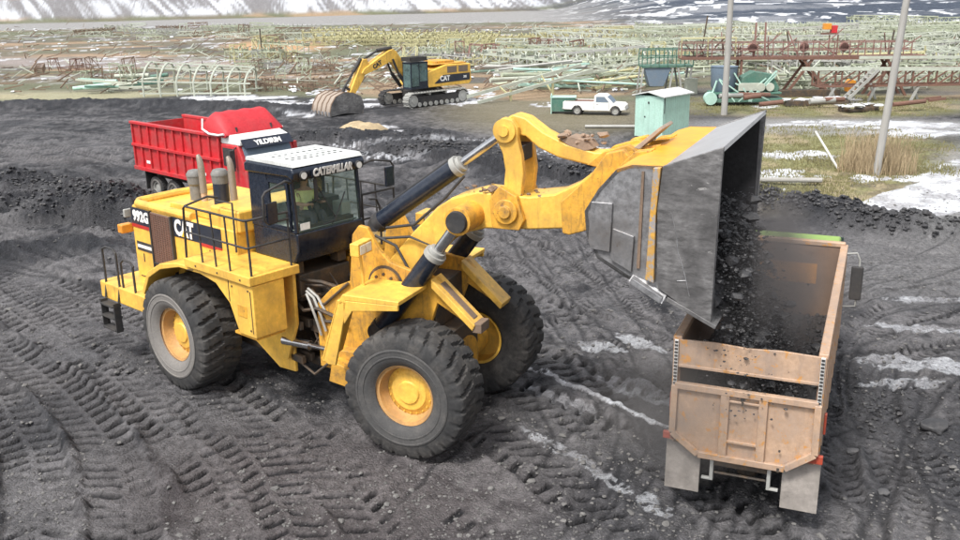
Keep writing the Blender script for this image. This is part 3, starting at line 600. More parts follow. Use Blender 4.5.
# chassis under the cab
for sy in (-1, 1):
    b = RB(); b.prism([(1.2, 1.15), (2.15, .66), (2.72, .70), (2.72, 2.95), (.9, 2.95), (.9, 1.6)], sy * .82 - .04, sy * .82 + .04); b.build('chassis_plate', m_yel, ld, bevel=.02)
    b = RB(); b.prism([(2.45, 1.0), (2.62, 1.0), (3.02, 1.9), (3.02, 3.0), (2.45, 3.0)], sy * .92 - .05 if sy < 0 else .89, -.89 if sy < 0 else .99); b.build('chassis_gusset', m_yel, ld, bevel=.015)
b = RB(); b.box(-2.6, 2.3, -.75, .75, .85, 2.6); b.box(1.8, 2.9, -.7, .7, 2.3, 2.9); b.build('chassis_core', m_grime, ld, bevel=.04)
b = RB(); b.tube((0, -1.1, 1.36), (0, 1.1, 1.36), .34, n=20); b.tube((-.35, 0, 1.3), (.5, 0, 1.3), .5, .42, n=20); b.build('rear_axle', m_grime, ld)
b = RB()
for y in (-.86, -.62): b.box(2.6, 3.0, y, y + .1, .95, 1.12); b.box(2.6, 3.0, y, y + .1, 1.72, 1.9)
b.tube((2.95, 0, .7), (2.95, 0, 2.5), .16, n=16); b.box(2.5, 3.1, -.38, .38, .75, .95); b.box(2.5, 3.1, -.38, .38, 2.2, 2.4); b.build('hitch', m_grime, ld, bevel=.015)
rnd = random.Random(4)
b = RB()
for k in range(26):
    z = rnd.uniform(1.0, 2.9); y = rnd.uniform(-.75, .75); x = rnd.uniform(2.6, 3.0)
    b.pipe([(x - .3, y, z), (x + .2, y - rnd.uniform(0, .15), z + rnd.uniform(-.3, .3)), (x + .6, y + rnd.uniform(-.2, .2), z + rnd.uniform(-.3, .2)), (x + 1.2, y * .8, z + rnd.uniform(-.3, .3))], rnd.choice((.022, .03, .04)), 6)
for k in range(14): b.box(*(lambda x, y, z: (x, x + rnd.uniform(.1, .35), y, y + rnd.uniform(.08, .3), z, z + rnd.uniform(.1, .3)))(rnd.uniform(2.5, 2.95), rnd.uniform(-.8, .7), rnd.uniform(1.0, 3.0)))
b.build('hydraulic_hoses', m_grime, ld, smooth=50)
b = RB(); b.pipe([(3.15, -.75, 2.55), (3.3, -.8, 2.45), (3.45, -.78, 2.1), (3.5, -.7, 1.7)], .03); b.pipe([(3.12, -.72, 2.6), (3.35, -.72, 2.5), (3.52, -.7, 2.15), (3.6, -.65, 1.8)], .03); b.pipe([(3.1, -.66, 2.64), (3.4, -.66, 2.52), (3.6, -.62, 2.2)], .03); b.build('pale_hoses', m_greyst, ld, smooth=60)
b = RB(); b.tube((2.5, -.95, 1.42), (3.2, -.78, 1.42), .10, n=14); b.tube((3.2, -.78, 1.42), (4.1, -.62, 1.42), .05, n=12); b.build('steering_cylinder', m_chrome, ld)
# stacks and air cleaners
for x, y, zt in [(-.92, -.42, 4.93), (.30, -.42, 5.02)]:
    st_ = thing('exhaust_stack', None, None); del_props(st_); st_.parent = ld
    b = RB(); b.tube((x + .03, y, 3.7), (x + .02, y, 4.15), .075, n=16); b.build('stack_base', worn('stack_base_tan', (.50, .35, .24), .6, dirt=(.25, .18, .12), damt=.5), st_)
    b = RB(); b.tube((x + .02, y, 4.13), (x, y, zt - .22), .085, .08, n=18); b.build('stack_pipe', m_stack, st_)
    b = RB(); b.pipe([(x, y, zt - .24), (x - .01, y, zt - .1), (x - .03, y - .01, zt + .02), (x - .06, y - .02, zt + .10)], [.08, .075, .065, .04], 14); b.build('stack_tip', m_stack, st_, smooth=50)
for x, y, z0, z1 in [(-1.22, -.42, 3.92, 4.62), (-.08, -.48, 3.9, 4.78)]:
    st_ = thing('air_cleaner', None, None); del_props(st_); st_.parent = ld
    if x > -1: b = RB(); b.tube((x, y, 3.4), (x, y, z1 - .28), .18, n=22); b.build('cleaner_barrel', m_navy, st_); 
    b = RB(); b.lathe([(.14, z1 - .36), (.18, z1 - .3), (.19, z1 - .12), (.15, z1 - .06)], (x, y, 0), (0, 0, 1), 24); b.tube((x, y, z0 - .2), (x, y, z1 - .3), .15, n=20) if x < -1 else None; b.build('cleaner_bowl', m_bowl, st_, smooth=30)
    b = RB(); b.lathe([(.20, z1 - .12), (.20, z1 - .07), (.15, z1 + .01), (.08, z1 + .03), (0, z1 + .03)], (x, y, 0), (0, 0, 1), 24); b.build('cleaner_cap', m_bowl, st_)
# --- cab
cb = thing('cab', None, None); del_props(cb); cb.parent = ld
X0, X1, YW, ZB, ZF, ZT = 1.66, 3.16, .90, 3.22, 3.88, 5.24
b = RB(); b.prism([(X0, ZB), (X0, ZF), (X1 + .03, ZF), (X1 + .03, 3.5), (X1 - .12, ZB)], -YW, YW); b.build('cab_base', m_blk, cb, bevel=.04)
b = RB()
b.box(X0, X0 + .62, -YW - .01, -YW + .09, ZF - .01, ZT - .15); b.box(X0, X0 + .30, YW - .09, YW, ZF, ZT - .15); b.box(X0, X0 + .06, -YW + .05, YW - .05, ZF, 4.2)
for y in (-YW, YW - .07): b.prism([(X1 - .06, ZF), (X1 + .02, ZF), (X1 - .05, 5.0), (X1 - .13, 5.0)], y, y + .07)
b.box(X0 + .62, X1 - .05, -YW, -YW + .06, 4.95, 5.05); b.box(X0 + .62, X1 - .02, -YW - .01, -YW + .06, ZF - .02, ZF + .05)
b.box(X1 - .12, X1 - .02, -YW, YW, 4.96, 5.1); b.box(X0 + .3, X1 - .05, YW - .06, YW, 4.95, 5.05); b.box(X0, X0 + .08, -YW, YW, 4.9, 5.08)
b.build('cab_frame', m_blk, cb, bevel=.015)
b = RB(); b.prism([(X0 + .68, ZF + .08), (X0 + .68, 4.92), (X1 - .2, 4.92), (X1 - .13, ZF + .08)], -YW - .02, -YW + .0); fr = b.build('side_door', m_blk, cb)
b = RB(); b.prism([(X0 + .76, ZF + .15), (X0 + .76, 4.86), (X1 - .26, 4.86), (X1 - .2, ZF + .15)], -YW - .028, -YW - .022)
b.build('door_window', m_glass, fr)
# door is a frame: cut it to a ring
fr.data.clear_geometry(); ring = RB()
for (a, c1) in [((X0 + .68, ZF + .08), (X0 + .68, 4.92)), ((X0 + .68, 4.92), (X1 - .2, 4.92)), ((X1 - .2, 4.92), (X1 - .13, ZF + .08)), ((X1 - .13, ZF + .08), (X0 + .68, ZF + .08))]:
    ring.bar((a[0], -YW - .01, a[1]), (c1[0], -YW - .01, c1[1]), .04, .07)
fr.data.from_pydata(ring.v, [], ring.f)
b = RB(); b.add([(X1 + .02, -YW + .07, ZF), (X1 + .02, YW - .07, ZF), (X1 - .07, YW - .07, 4.97), (X1 - .07, -YW + .07, 4.97), (X1 + .015, -YW + .07, ZF), (X1 + .015, YW - .07, ZF), (X1 - .075, YW - .07, 4.97), (X1 - .075, -YW + .07, 4.97)], [(0, 1, 2, 3), (7, 6, 5, 4), (0, 4, 5, 1), (1, 5, 6, 2), (2, 6, 7, 3), (3, 7, 4, 0)]); b.build('windshield', m_glass, cb)
b = RB(); b.box(X0 + .35, X1 - .12, YW - .035, YW - .028, ZF, 4.95); b.build('far_window', m_glass, cb)
b = RB(); b.box(X0 + .03, X0 + .036, -YW + .1, YW - .1, 4.2, 4.95); b.build('rear_window', m_glass, cb)
b = RB(); b.prism([(X0 - .08, 5.02), (X0 - .08, ZT - .02), (X0 + .05, ZT + .02), (X1 + .05, ZT + .02), (X1 + .12, ZT - .08), (X1 + .06, 4.98), (X1 - .1, 5.05)], -YW - .06, YW + .06); b.build('roof_fascia', m_blk, cb, bevel=.05)
b = RB(); b.prism([(X0 - .04, ZT + .02), (X0, ZT + .1), (X1 + .0, ZT + .1), (X1 + .07, ZT + .02)], -YW - .03, YW + .03)
b.box(X0 + .3, X0 + .34, -YW + .15, YW - .15, ZT + .1, ZT + .115); b.box(X0 + .75, X0 + .79, -YW + .15, YW - .15, ZT + .1, ZT + .115); b.build('cab_roof', m_roof, cb, bevel=.03)
b = RB()
for k in range(9):
    for x in (X0 + .55, X0 + 1.0, X0 + 1.2): b.box(x - .03, x + .03, -.66 + k * .16, -.6 + k * .16, ZT + .101, ZT + .108)
b.build('roof_pads', m_blkm, cb)
b = RB(); b.prism([(X1 + .105, 5.02), (X1 + .135, 5.18), (X1 + .145, 5.18), (X1 + .115, 5.02)], -.5, .58); b.build('name_board', m_blk, cb)
text('name_lettering', 'CATERPILLAR', .225, MR @ basis((0, 1, 0), (.19, 0, 1), (X1 + .142, .05, 5.10)), m_white, cb, .006, .76, .012)
for y in (-.72, .76):
    b = RB(); b.tube((X1 + .05, y, 5.1), (X1 + .15, y, 5.09), .085, n=18); h = b.build('work_light', m_blkm, cb)
    b = RB(); b.tube((X1 + .15, y, 5.09), (X1 + .16, y, 5.09), .07, n=18); b.build('lamp_glass', m_lampw, h)
b = RB(); b.pipe([(X1 + .0, .05, 3.92), (X1 + .05, .12, 4.05), (X1 - .01, -.25, 4.75)], .014); b.pipe([(X1 + .02, -.2, 3.95), (X1 + .04, .1, 4.0), (X1 + .0, .45, 4.55)], .014); b.box(X1 + .0, X1 + .035, -.38, -.30, 4.5, 4.95); b.build('windshield_wiper', m_blkm, cb)
b = RB(); b.box(X1 + .02, X1 + .03, -.80, -.56, 3.94, 4.08); b.build('window_sticker', m_white, cb)
# mirrors
for sy in (-1, 1):
    mr = thing('mirror', None, None); del_props(mr); mr.parent = cb
    b = RB()
    if sy < 0:
        b.pipe([(X1 - .05, -.92, 4.95), (X1 + .02, -1.1, 5.02), (X1 - .05, -1.55, 4.86), (X1 - .05, -1.62, 4.78), (X1 - .05, -1.62, 4.3), (X1 - .08, -1.5, 4.2), (X1 - .1, -1.0, 4.22)], .026)
        pm = (X1 - .05, -1.42, 4.42)
    else:
        b.pipe([(X1 + .02, .94, 5.05), (X1 + .05, 1.2, 5.12), (X1 + .05, 1.75, 5.02), (X1 + .05, 1.84, 4.9), (X1 + .05, 1.8, 4.6)], .024)
        pm = (X1 + .05, 1.72, 4.68)
    b.build('mirror_bracket', m_blkm, mr, smooth=60)
    b = RB(); b.box(pm[0] - .04, pm[0] + .02, pm[1] - .13, pm[1] + .13, pm[2] - .22, pm[2] + .22); b.build('mirror_housing', m_blk, mr, bevel=.02)
    b = RB(); b.box(pm[0] - .046, pm[0] - .041, pm[1] - .11, pm[1] + .11, pm[2] - .2, pm[2] + .2); b.build('mirror_glass', m_chrome, mr)
b = RB(); b.pipe([(3.25, 1.35, 3.2), (3.25, 1.35, 4.05), (3.25, 1.25, 4.25), (3.3, 1.0, 4.3)], .025); b.pipe([(3.25, 1.7, 3.2), (3.25, 1.7, 4.0), (3.2, 1.85, 4.15)], .025); b.build('grab_rail', m_blkm, ld, smooth=60)
# cab inside
b = RB(); b.box(2.15, 2.72, -.36, .26, 3.95, 4.06); b.box(2.12, 2.25, -.34, .24, 4.1, 4.72); b.box(2.0, 2.5, -.48, -.38, 4.15, 4.3); b.build('operator_seat', m_seat, cb, bevel=.04)
b = RB(); b.box(X0 + .07, X0 + .10, -YW + .1, YW - .1, ZF, 4.22); b.box(X0 + .1, X1 - .15, -YW + .1, YW - .1, 4.95, 4.97); b.box(X0 + .1, X1 - .1, -YW + .08, YW - .08, ZF, ZF + .02); b.box(2.0, 2.9, .55, .8, ZF, 4.25); b.build('cab_trim', m_trim, cb, bevel=.01)
b = RB(); b.tube((2.95, -.05, 3.88), (2.78, -.05, 4.35), .05); b.lathe([(.19, -.012), (.205, 0), (.19, .012), (.175, 0), (.19, -.012)], (2.76, -.05, 4.37), (-.35, 0, 1), 24); b.bar((2.76, -.24, 4.37), (2.76, .14, 4.37), .03, .03); b.box(2.8, 3.05, -.75, .75, 3.88, 3.98); b.box(2.0, 2.6, .4, .75, 3.88, 4.35); b.build('dashboard', m_blkm, cb, bevel=.01)
# --- front frame
for sy in (-1, 1):
    b = FB(); b.prism([(-2.75, .95), (-2.75, 2.35), (-2.35, 2.75), (-1.9, 2.95), (-1.78, 3.95), (-1.62, 4.15), (-1.42, 4.12), (-1.2, 3.72), (-.95, 3.46), (-.55, 3.35), (.1, 3.24), (.95, 2.40), (.9, 2.28), (.1, 2.72), (-.2, 1.9), (-.2, 1.0), (-.9, .75)], sy * .70 - .06, sy * .70 + .06); b.build('lift_tower_plate', m_yeld, ld, bevel=.02)
for sy in (-1, 1): b = FB(); b.prism([(.05, 3.27), (.98, 2.43), (.92, 2.3), (.05, 3.08)], *sorted((sy * .93, sy * .46))); b.build('front_deck', m_yel, ld, bevel=.02)
b = FB(); b.prism([(.20, 3.16), (.90, 2.52), (.9, 2.47), (.15, 3.10)], -.80, -.6); b.box(.9, 1.10, -.9, -.5, 2.26, 2.46); b.build('mud_on_deck', m_dust, ld, bevel=.02)
b = FB(); b.box(-2.6, .35, -.6, .6, .9, 2.1); b.box(-1.6, .0, -.62, .62, 2.1, 3.0); b.build('front_chassis_core', m_grime, ld, bevel=.03)
b = FB(); b.tube((0, -1.15, 1.36), (0, 1.15, 1.36), .36, n=20); b.tube((-.5, 0, 1.3), (.4, 0, 1.3), .45, .5, n=20); b.build('front_axle', m_yeld, ld)
b = FB(); b.prism([(-2.2, .9), (-1.6, .8), (-1.5, 1.2), (-2.1, 1.35)], -1.3, -.7); b.box(-2.4, -1.7, -1.0, -.7, 1.3, 1.5); b.build('axle_bracket', m_yeld, ld, bevel=.02)
for sy in (-1, 1):
    ya, yb = sorted((sy * .85, sy * 2.0))
    b = FB(); b.prism([(-1.42, 2.92), (-1.30, 3.12), (-.08, 3.12), (-.08, 3.03), (-1.22, 3.0), (-1.32, 2.9)], ya, yb)
    ya, yb = sorted((sy * 1.3, sy * 2.0)); b.prism([(-1.42, 3.0), (-1.86, 1.72), (-1.72, 1.62), (-1.55, 1.62), (-1.4, 2.2), (-1.2, 2.98)], *sorted((sy * 1.93, sy * 2.0))); b.prism([(-1.42, 3.0), (-1.86, 1.68), (-1.80, 1.66), (-1.36, 2.98)], ya, yb)
    b.prism([(-1.3, 3.0), (-.1, 3.04), (-.1, 2.93), (-1.1, 2.8), (-1.3, 2.5)], *sorted((sy * 1.93, sy * 2.0))); b.build('front_fender', m_yel, ld, bevel=.02)
    b = FB(); b.tube((-1.2, sy * 1.35, 3.05), (-1.25, sy * 1.35, 3.78), .03, n=8); p = b.build('lamp_post', m_yel, ld)
    b = FB(); b.box(-1.32, -1.12, sy * 1.35 - .26, sy * 1.35 + .26, 3.76, 4.02); p2 = b.build('headlight', m_yel, ld, bevel=.02)
    b = FB(); b.box(-1.12, -1.105, sy * 1.35 - .2, sy * 1.35 - .02, 3.80, 3.97); b.box(-1.12, -1.105, sy * 1.35 + .02, sy * 1.35 + .2, 3.80, 3.97); b.build('headlight_glass', m_lampw, p2)
    b = FB(); b.lathe([(.34, 0), (.34, .06), (.2, .07), (.2, .12), (.17, .13), (0, .13)], (-1.05, sy * .76, 2.98), (0, sy, 0), 28); b.build('pin_cap', m_yeld, ld)
b = FB(); b.lathe([(.40, 0), (.40, .006), (.34, .008)], (-1.05, -.762, 2.98), (0, -1, 0), 28, caps=False); b.build('grease_ring', m_grime, ld)
b = FB()
for k in range(8):
    a = k * pi / 4; b.tube((-1.05 + .24 * cos(a), -.82, 2.98 + .24 * sin(a)), (-1.05 + .24 * cos(a), -.86, 2.98 + .24 * sin(a)), .03, n=6)
b.build('pin_bolts', m_grime, ld)
# boom
boomp = [(-1.35, 3.12), (-1.12, 3.42), (-.6, 4.0), (-.02, 4.58), (.3, 4.79), (.85, 4.95), (1.3, 4.93), (1.9, 4.93), (2.4, 5.02), (2.85, 5.25), (3.2, 5.55), (3.5, 5.85), (3.85, 5.95), (4.05, 5.75), (3.7, 5.3), (3.45, 4.95), (3.2, 4.6), (2.75, 4.40), (1.9, 4.30), (1.0, 4.24), (.45, 4.08), (-.05, 3.72), (-.5, 3.22), (-.85, 2.68), (-1.15, 2.62), (-1.38, 2.82)]
b = FB(); b.prism(boomp, -.42, .42); boom = b.build('lift_boom', m_yel, ld, bevel=.04)
b = FB(); b.tube((.72, -1.08, 4.5), (.72, 1.08, 4.5), .27, n=24); b.build('cylinder_crosshead', m_yeld, boom, bevel=.01)
for sy in (-1, 1):
    b = FB(); b.tube((.72, sy * 1.06, 4.5), (.72, sy * 1.16, 4.5), .22, .20, n=24); b.build('crosshead_cap', m_blkm, boom)
    b = FB(); b.prism([(1.2, 4.30), (1.15, 4.85), (1.35, 5.12), (1.7, 4.95), (1.85, 4.5), (1.75, 4.3)], *sorted((sy * .42, sy * .56))); b.lathe([(.24, 0), (.24, .07), (.12, .08), (.12, .13), (0, .13)], (1.5, sy * .56, 4.65), (0, sy, 0), 24); b.build('lever_bracket', m_yeld, boom, bevel=.02)
b = FB(); rnd = random.Random(9)
for k in range(40): b.rock((rnd.uniform(.3, 2.6), rnd.uniform(-.4, .4), 4.93 + .02), rnd.uniform(.02, .06), k)
for k in range(14): b.rock((rnd.uniform(1.0, 1.3), rnd.uniform(-.5, -.1), 5.0), rnd.uniform(.04, .09), k + 50)
b.build('mud_crumbs', m_dust, boom, smooth=0)['kind'] = 'stuff'
# boom tip fork plates
for sy in (-1, 1):
    b = FB(); b.prism([(2.72, 4.42), (2.68, 5.0), (2.9, 5.2), (3.25, 5.55), (3.5, 5.92), (3.8, 6.0), (4.0, 5.8), (3.7, 5.3), (3.5, 4.9), (3.2, 4.52), (2.85, 4.40)], *sorted((sy * .9, sy * .75))); b.box(2.8, 3.1, *sorted((sy * .4, sy * .78)), 4.5, 5.0); b.build('boom_fork', m_yeld, boom, bevel=.03)
# tilt lever
for sy in (-1, 1):
    c = [(1.18, 6.1), (1.22, 6.27), (1.38, 6.38), (1.55, 6.34), (1.66, 6.2), (1.66, 6.0), (1.74, 5.7), (1.78, 5.35), (1.74, 5.0), (1.68, 4.6), (1.5, 4.42), (1.3, 4.55), (1.28, 4.8), (1.38, 5.1), (1.41, 5.4), (1.36, 5.7), (1.24, 5.95)]
    b = FB(); b.prism(c, *sorted((sy * .24, sy * .40))); lv = b.build('tilt_lever', m_yel, ld, bevel=.03)
    b = FB(); b.lathe([(.22, 0), (.22, .06), (.1, .07), (.1, .11), (0, .11)], (1.42, sy * .40, 6.14), (0, sy, 0), 28); b.build('lever_pin_cap', m_yel, lv)
b = FB(); b.box(1.45, 1.72, -.24, .24, 5.55, 5.85); b.build('lever_web', m_blkm, ld, bevel=.02)
# tilt link from lever to bucket
b = FB(); b.prism([(1.25, 6.12), (1.3, 6.30), (1.5, 6.42), (1.75, 6.36), (2.1, 6.12), (2.55, 5.92), (3.1, 5.80), (3.6, 5.84), (3.9, 5.86), (4.0, 5.72), (3.85, 5.58), (3.4, 5.52), (3.0, 5.55), (2.4, 5.66), (2.0, 5.82), (1.75, 6.02), (1.45, 6.05)], -.22, .22); lk = b.build('tilt_link', m_yel, ld, bevel=.04)
b = FB(); b.prism([(2.45, 5.98), (2.6, 6.06), (2.95, 5.98), (3.05, 5.86), (2.9, 5.82), (2.6, 5.9)], -.22, .2)
for k in range(24): b.rock((rnd.uniform(2.4, 3.15), rnd.uniform(-.25, .25), rnd.uniform(5.9, 6.08)), rnd.uniform(.05, .12), k + 90)
b.build('mud_on_link', worn('dried_mud', (.30, .21, .15), .9, dirt=(.15, .11, .08), damt=.8, dscale=5, bump=.5, bscale=12), lk, smooth=0)
b = FB(); b.prism([(3.0, 5.6), (3.3, 5.85), (3.75, 6.0), (4.0, 5.85), (3.6, 5.5)], -.42, -.25); b.prism([(3.0, 5.6), (3.3, 5.85), (3.75, 6.0), (4.0, 5.85), (3.6, 5.5)], .25, .42); b.build('link_ears', m_yeld, lk, bevel=.02)
# cylinders
def cyl(name, p0, p1, rb, rr, frac, parent, y2=None):
    p0, p1 = Vector(p0), Vector(p1); m_ = p0.lerp(p1, frac); d = (p1 - p0).normalized()
    ro = thing(name, None, None); del_props(ro); ro.parent = parent
    b = FB(); b.tube(p0, m_, rb, n=22); b.build('cylinder_barrel', m_blk, ro, bevel=.01)
    b = FB(); b.tube(m_, m_ + d * .12, rb * 1.12, n=22); b.tube(m_ + d * .12, m_ + d * .2, rb * .85, n=22); b.build('cylinder_gland', m_greyst, ro, bevel=.01); b = FB(); b.tube(p0, p0 + d * .16, rb * 1.1, n=22); b.build('end_cap', m_blkm, ro, bevel=.01)
    b = FB(); b.tube(m_, p1, rr, n=18); b.build('cylinder_rod', m_chrome, ro)
    b = FB(); off = Vector((0, 0, rb + .05)); b.pipe([p0 + off + d * .3, p0 + off + d * .6, m_ + off - d * .1, m_ + Vector((0, 0, rb))], .028, 8); b.build('cylinder_pipe', m_blkm, ro, smooth=60)
    for e in (p0, p1):
        b = FB(); b.tube(e - Vector((0, rb * .9, 0)), e + Vector((0, rb * .9, 0)), rr * 1.7, n=20); b.build('cylinder_eye', m_blkm, ro, bevel=.01)
    return ro
cyl('tilt_cylinder', (-1.62, 0, 4.02), (1.40, 0, 6.14), .19, .085, .60, ld)
for sy in (-1, 1): cyl('lift_cylinder', (-1.15, sy * .92, 2.05), (.72, sy * .92, 4.5), .20, .11, .68, ld)
b = FB(); b.pipe([(-1.3, -.2, 4.0), (-.6, -.3, 4.15), (.1, -.3, 4.75), (.5, -.25, 5.2)], .03); b.pipe([(-1.4, -.5, 3.9), (-.9, -.55, 3.75), (-.6, -.6, 3.3), (-.75, -.7, 2.9)], .03); b.pipe([(-1.3, -.5, 3.85), (-.6, -.5, 3.95), (-.1, -.5, 3.8), (-.5, -.62, 3.2)], .028); b.build('boom_hoses', m_blkm, ld, smooth=60)
# --- bucket
m_spill = worn('lit_spill_plate', (.42, .42, .43), .32, .4, dirt=(.2, .19, .19), damt=.5, bump=.3, bscale=3)  # spill plate steel painted paler, light from above put into its colour
bk_ = thing('bucket', None, None); del_props(bk_); bk_.parent = ld
BW = 2.42
prof = [(5.71, 3.62), (4.88, 4.0), (4.31, 4.22), (3.85, 4.48), (3.66, 4.85), (3.62, 5.25), (3.84, 5.62), (4.12, 5.95), (4.36, 6.03), (4.86, 6.04), (5.30, 6.21), (5.73, 6.38)]
def shell(mb, pts, th, y0, y1):
    P = [Vector((p[0], p[1])) for p in pts]; N = []
    for i in range(len(P)):
        d = (P[min(i + 1, len(P) - 1)] - P[max(i - 1, 0)]).normalized(); N.append(Vector((d.y, -d.x)))
    inn = [P[i] + N[i] * th for i in range(len(P))]
    mb.prism([tuple(p) for p in P] + [tuple(p) for p in reversed(inn)], y0, y1)
b = FB(); shell(b, prof[:8], .06, -BW, BW); b.build('bucket_floor', m_steel, bk_, smooth=40)
b = FB(); shell(b, prof[7:10], .05, -BW, BW); b.build('bucket_back', m_yelt, bk_, smooth=40)
b = FB(); shell(b, prof[9:], .06, -BW - .03, BW + .03); b.build('spill_edge', m_spill, bk_, smooth=0)
b = FB()
inn = [(5.66, 3.72), (4.88, 4.1), (4.35, 4.32), (3.95, 4.55), (3.76, 4.88), (3.73, 5.22), (3.93, 5.55), (4.2, 5.86), (4.4, 5.94), (4.88, 5.95), (5.30, 6.12), (5.66, 6.28)]
shell(b, inn, .01, -BW + .05, BW - .05); 
for sy in (-1, 1): b.prism(inn, *sorted((sy * (BW - .085), sy * (BW - .065))))
b.build('bucket_lining', m_steeld, bk_, smooth=40)
for sy in (-1, 1):
    ya, yb = sorted((sy * (BW - .06), sy * BW)); b = FB(); b.prism(prof[:11] + [(5.73, 6.38)], ya, yb); sp = b.build('side_plate', m_steell, bk_)
    outer = sy * (BW + .05)
    b = FB(); b.prism([(5.71, 3.60), (4.86, 4.12), (4.84, 4.3), (4.80, 5.4), (4.86, 6.06), (5.75, 6.40), (5.72, 5.0)], *sorted((sy * (BW + .003), sy * (BW + .07)))); b.build('side_cutter', m_steel, bk_, bevel=.012)
    b = FB(); b.prism([(4.66, 4.25), (4.72, 6.03), (4.84, 6.04), (4.79, 5.3), (4.80, 4.2)], *sorted((sy * (BW + .003), sy * (BW + .10)))); b.build('side_rib', m_ribp, bk_, bevel=.015)
    b = FB(); b.prism([(4.50, 4.4), (4.53, 5.95), (4.57, 5.95), (4.55, 4.4)], *sorted((sy * (BW + .003), sy * (BW + .03)))); b.build('weld_seam', m_dust, sp)
    b = FB(); b.prism([(3.70, 4.78), (3.74, 5.42), (4.09, 5.42), (4.06, 4.62), (3.75, 4.65)], *sorted((sy * (BW + .003), sy * (BW + .05)))); b.prism([(4.09, 4.50), (4.11, 5.02), (4.45, 4.92), (4.42, 4.33)], *sorted((sy * (BW + .003), sy * (BW + .06)))); b.build('wear_plate', m_steell, bk_, bevel=.012)
    b = FB(); y_ = sy * (BW + .073); b.pipe([(5.02, y_, 5.35), (5.08, y_, 5.15), (5.12, y_, 5.0), (5.15, y_, 4.75), (5.24, y_, 4.5), (5.3, y_, 4.3), (5.36, y_, 4.05)], .007, 6); b.pipe([(5.16, y_, 4.28), (5.30, y_, 4.30)], .007, 6); b.build('weld_scar', m_steell, sp, smooth=0)
b = FB(); b.prism([(5.0, 3.93), (5.78, 3.56), (5.80, 3.62), (5.02, 4.0)], -BW - .08, BW + .08); b.build('cutting_edge', m_steel, bk_, bevel=.01)
for sy in (-1, 1):
    for y in (.35, .85, 1.05):
        b = FB(); b.prism([(3.5, 5.0), (3.7, 5.65), (4.05, 6.0), (4.35, 6.05), (4.2, 5.6), (3.75, 4.95)], sy * y - .05, sy * y + .05); b.build('hinge_plate', m_yeld, bk_, bevel=.015)
b = FB(); b.prism([(3.9, 5.98), (4.34, 6.36), (4.38, 6.32), (4.0, 5.96)], -.5, .5); b.build('guard_flap', worn('scraped_flap', (.36, .28, .22), .6, dirt=(.18, .13, .1), damt=.8), bk_, bevel=.01)
b = FB(); b.add([(4.4, -BW - .1, 4.2), (4.95, -BW - .14, 3.9), (5.0, -BW - .04, 4.02), (4.45, -BW + .02, 4.3)], [(0, 1, 2, 3)]); b.prism([(4.42, 4.18), (4.92, 3.9), (4.96, 4.0), (4.46, 4.27)], -BW - .16, -BW + .02); b.build('heel_plate', m_steell, bk_, bevel=.01)
def squeeze(o):
    if o.type == 'MESH':
        inv_ = MF.inverted()
        for v_ in o.data.vertices:
            c3 = inv_ @ v_.co
            if c3.y > -1.0: c3.y = -1.0 + (c3.y + 1.0) * .85; v_.co = MF @ c3
    for ch in o.children: squeeze(ch)
squeeze(bk_)
# wheels
wheel(ld, (0, -1.66, 1.27), 1.30, 1.08, .60, -1, 26, MR); wheel(ld, (0, 1.66, 1.27), 1.30, 1.08, .60, 1, 26, MR)
wheel(ld, (0, -1.66, 1.27), 1.30, 1.08, .60, -1, 26, MF, side=m_tyreg); wheel(ld, (0, 1.66, 1.27), 1.30, 1.08, .60, 1, 26, MF, side=m_tyreg)

# ------------------------------------------------------------------ operator (a continuous body grown over a skeleton)
def skin_body(name, V, E, radii, mat, loc, rz, parent=None, root=0, sub=2, M=None):
    me = bpy.data.meshes.new(name); me.from_pydata([tuple((M @ Vector(v_)) if M else Vector(v_)) for v_ in V], E, []); ob = bpy.data.objects.new(name, me); COL.objects.link(ob)
    sk_ = ob.modifiers.new('skin', 'SKIN'); me.skin_vertices.new() if not me.skin_vertices else None
    for i, r in enumerate(radii): me.skin_vertices[0].data[i].radius = (r, r) if not isinstance(r, tuple) else r; me.skin_vertices[0].data[i].use_root = (i == root)
    ob.modifiers.new('sub', 'SUBSURF').levels = sub; ob.modifiers['sub'].render_levels = sub
    ob.location = loc; ob.rotation_euler = (0, 0, rz); me.materials.append(mat)
    dg = bpy.context.evaluated_depsgraph_get(); bpy.context.view_layer.update(); m2 = bpy.data.meshes.new_from_object(ob.evaluated_get(dg)); ob.modifiers.clear(); ob.data = m2
    m2.polygons.foreach_set('use_smooth', [True] * len(m2.polygons))
    if not m2.materials: m2.materials.append(mat)
    if parent: ob.parent = parent
    return ob
opw = HX + Matrix.Rotation(RA, 3, 'Z') @ (MR @ Vector((2.48, -.12, 4.08)))
V = [(0, 0, 0), (.02, 0, .18), (.0, 0, .36), (.0, 0, .50), (.01, 0, .58), (.03, 0, .66), (.04, 0, .74), (.03, 0, .82),
     (0, .19, .47), (.10, .27, .26), (.32, .20, .26), (.41, .17, .29), (0, -.19, .47), (.10, -.27, .26), (.32, -.20, .26), (.41, -.17, .29),
     (.08, .10, .02), (.45, .13, .06), (.50, .13, -.20), (.08, -.10, .02), (.45, -.13, .06), (.50, -.13, -.20)]
Ed = [(0, 1), (1, 2), (2, 3), (3, 4), (4, 5), (5, 6), (6, 7), (3, 8), (8, 9), (9, 10), (10, 11), (3, 12), (12, 13), (13, 14), (14, 15), (0, 16), (16, 17), (17, 18), (0, 19), (19, 20), (20, 21)]
Ra = [.16, .15, .165, .13, .055, .075, .10, .075, .075, .052, .04, .035, .075, .052, .04, .035, .09, .07, .055, .09, .07, .055]
op = skin_body('person', V, Ed, Ra, m_skin, opw, RA); tag(op, 'seated operator in a yellow high visibility vest behind the loader windshield', 'person')
idx_v = [0, 1, 2, 3, 8, 9, 12, 13]
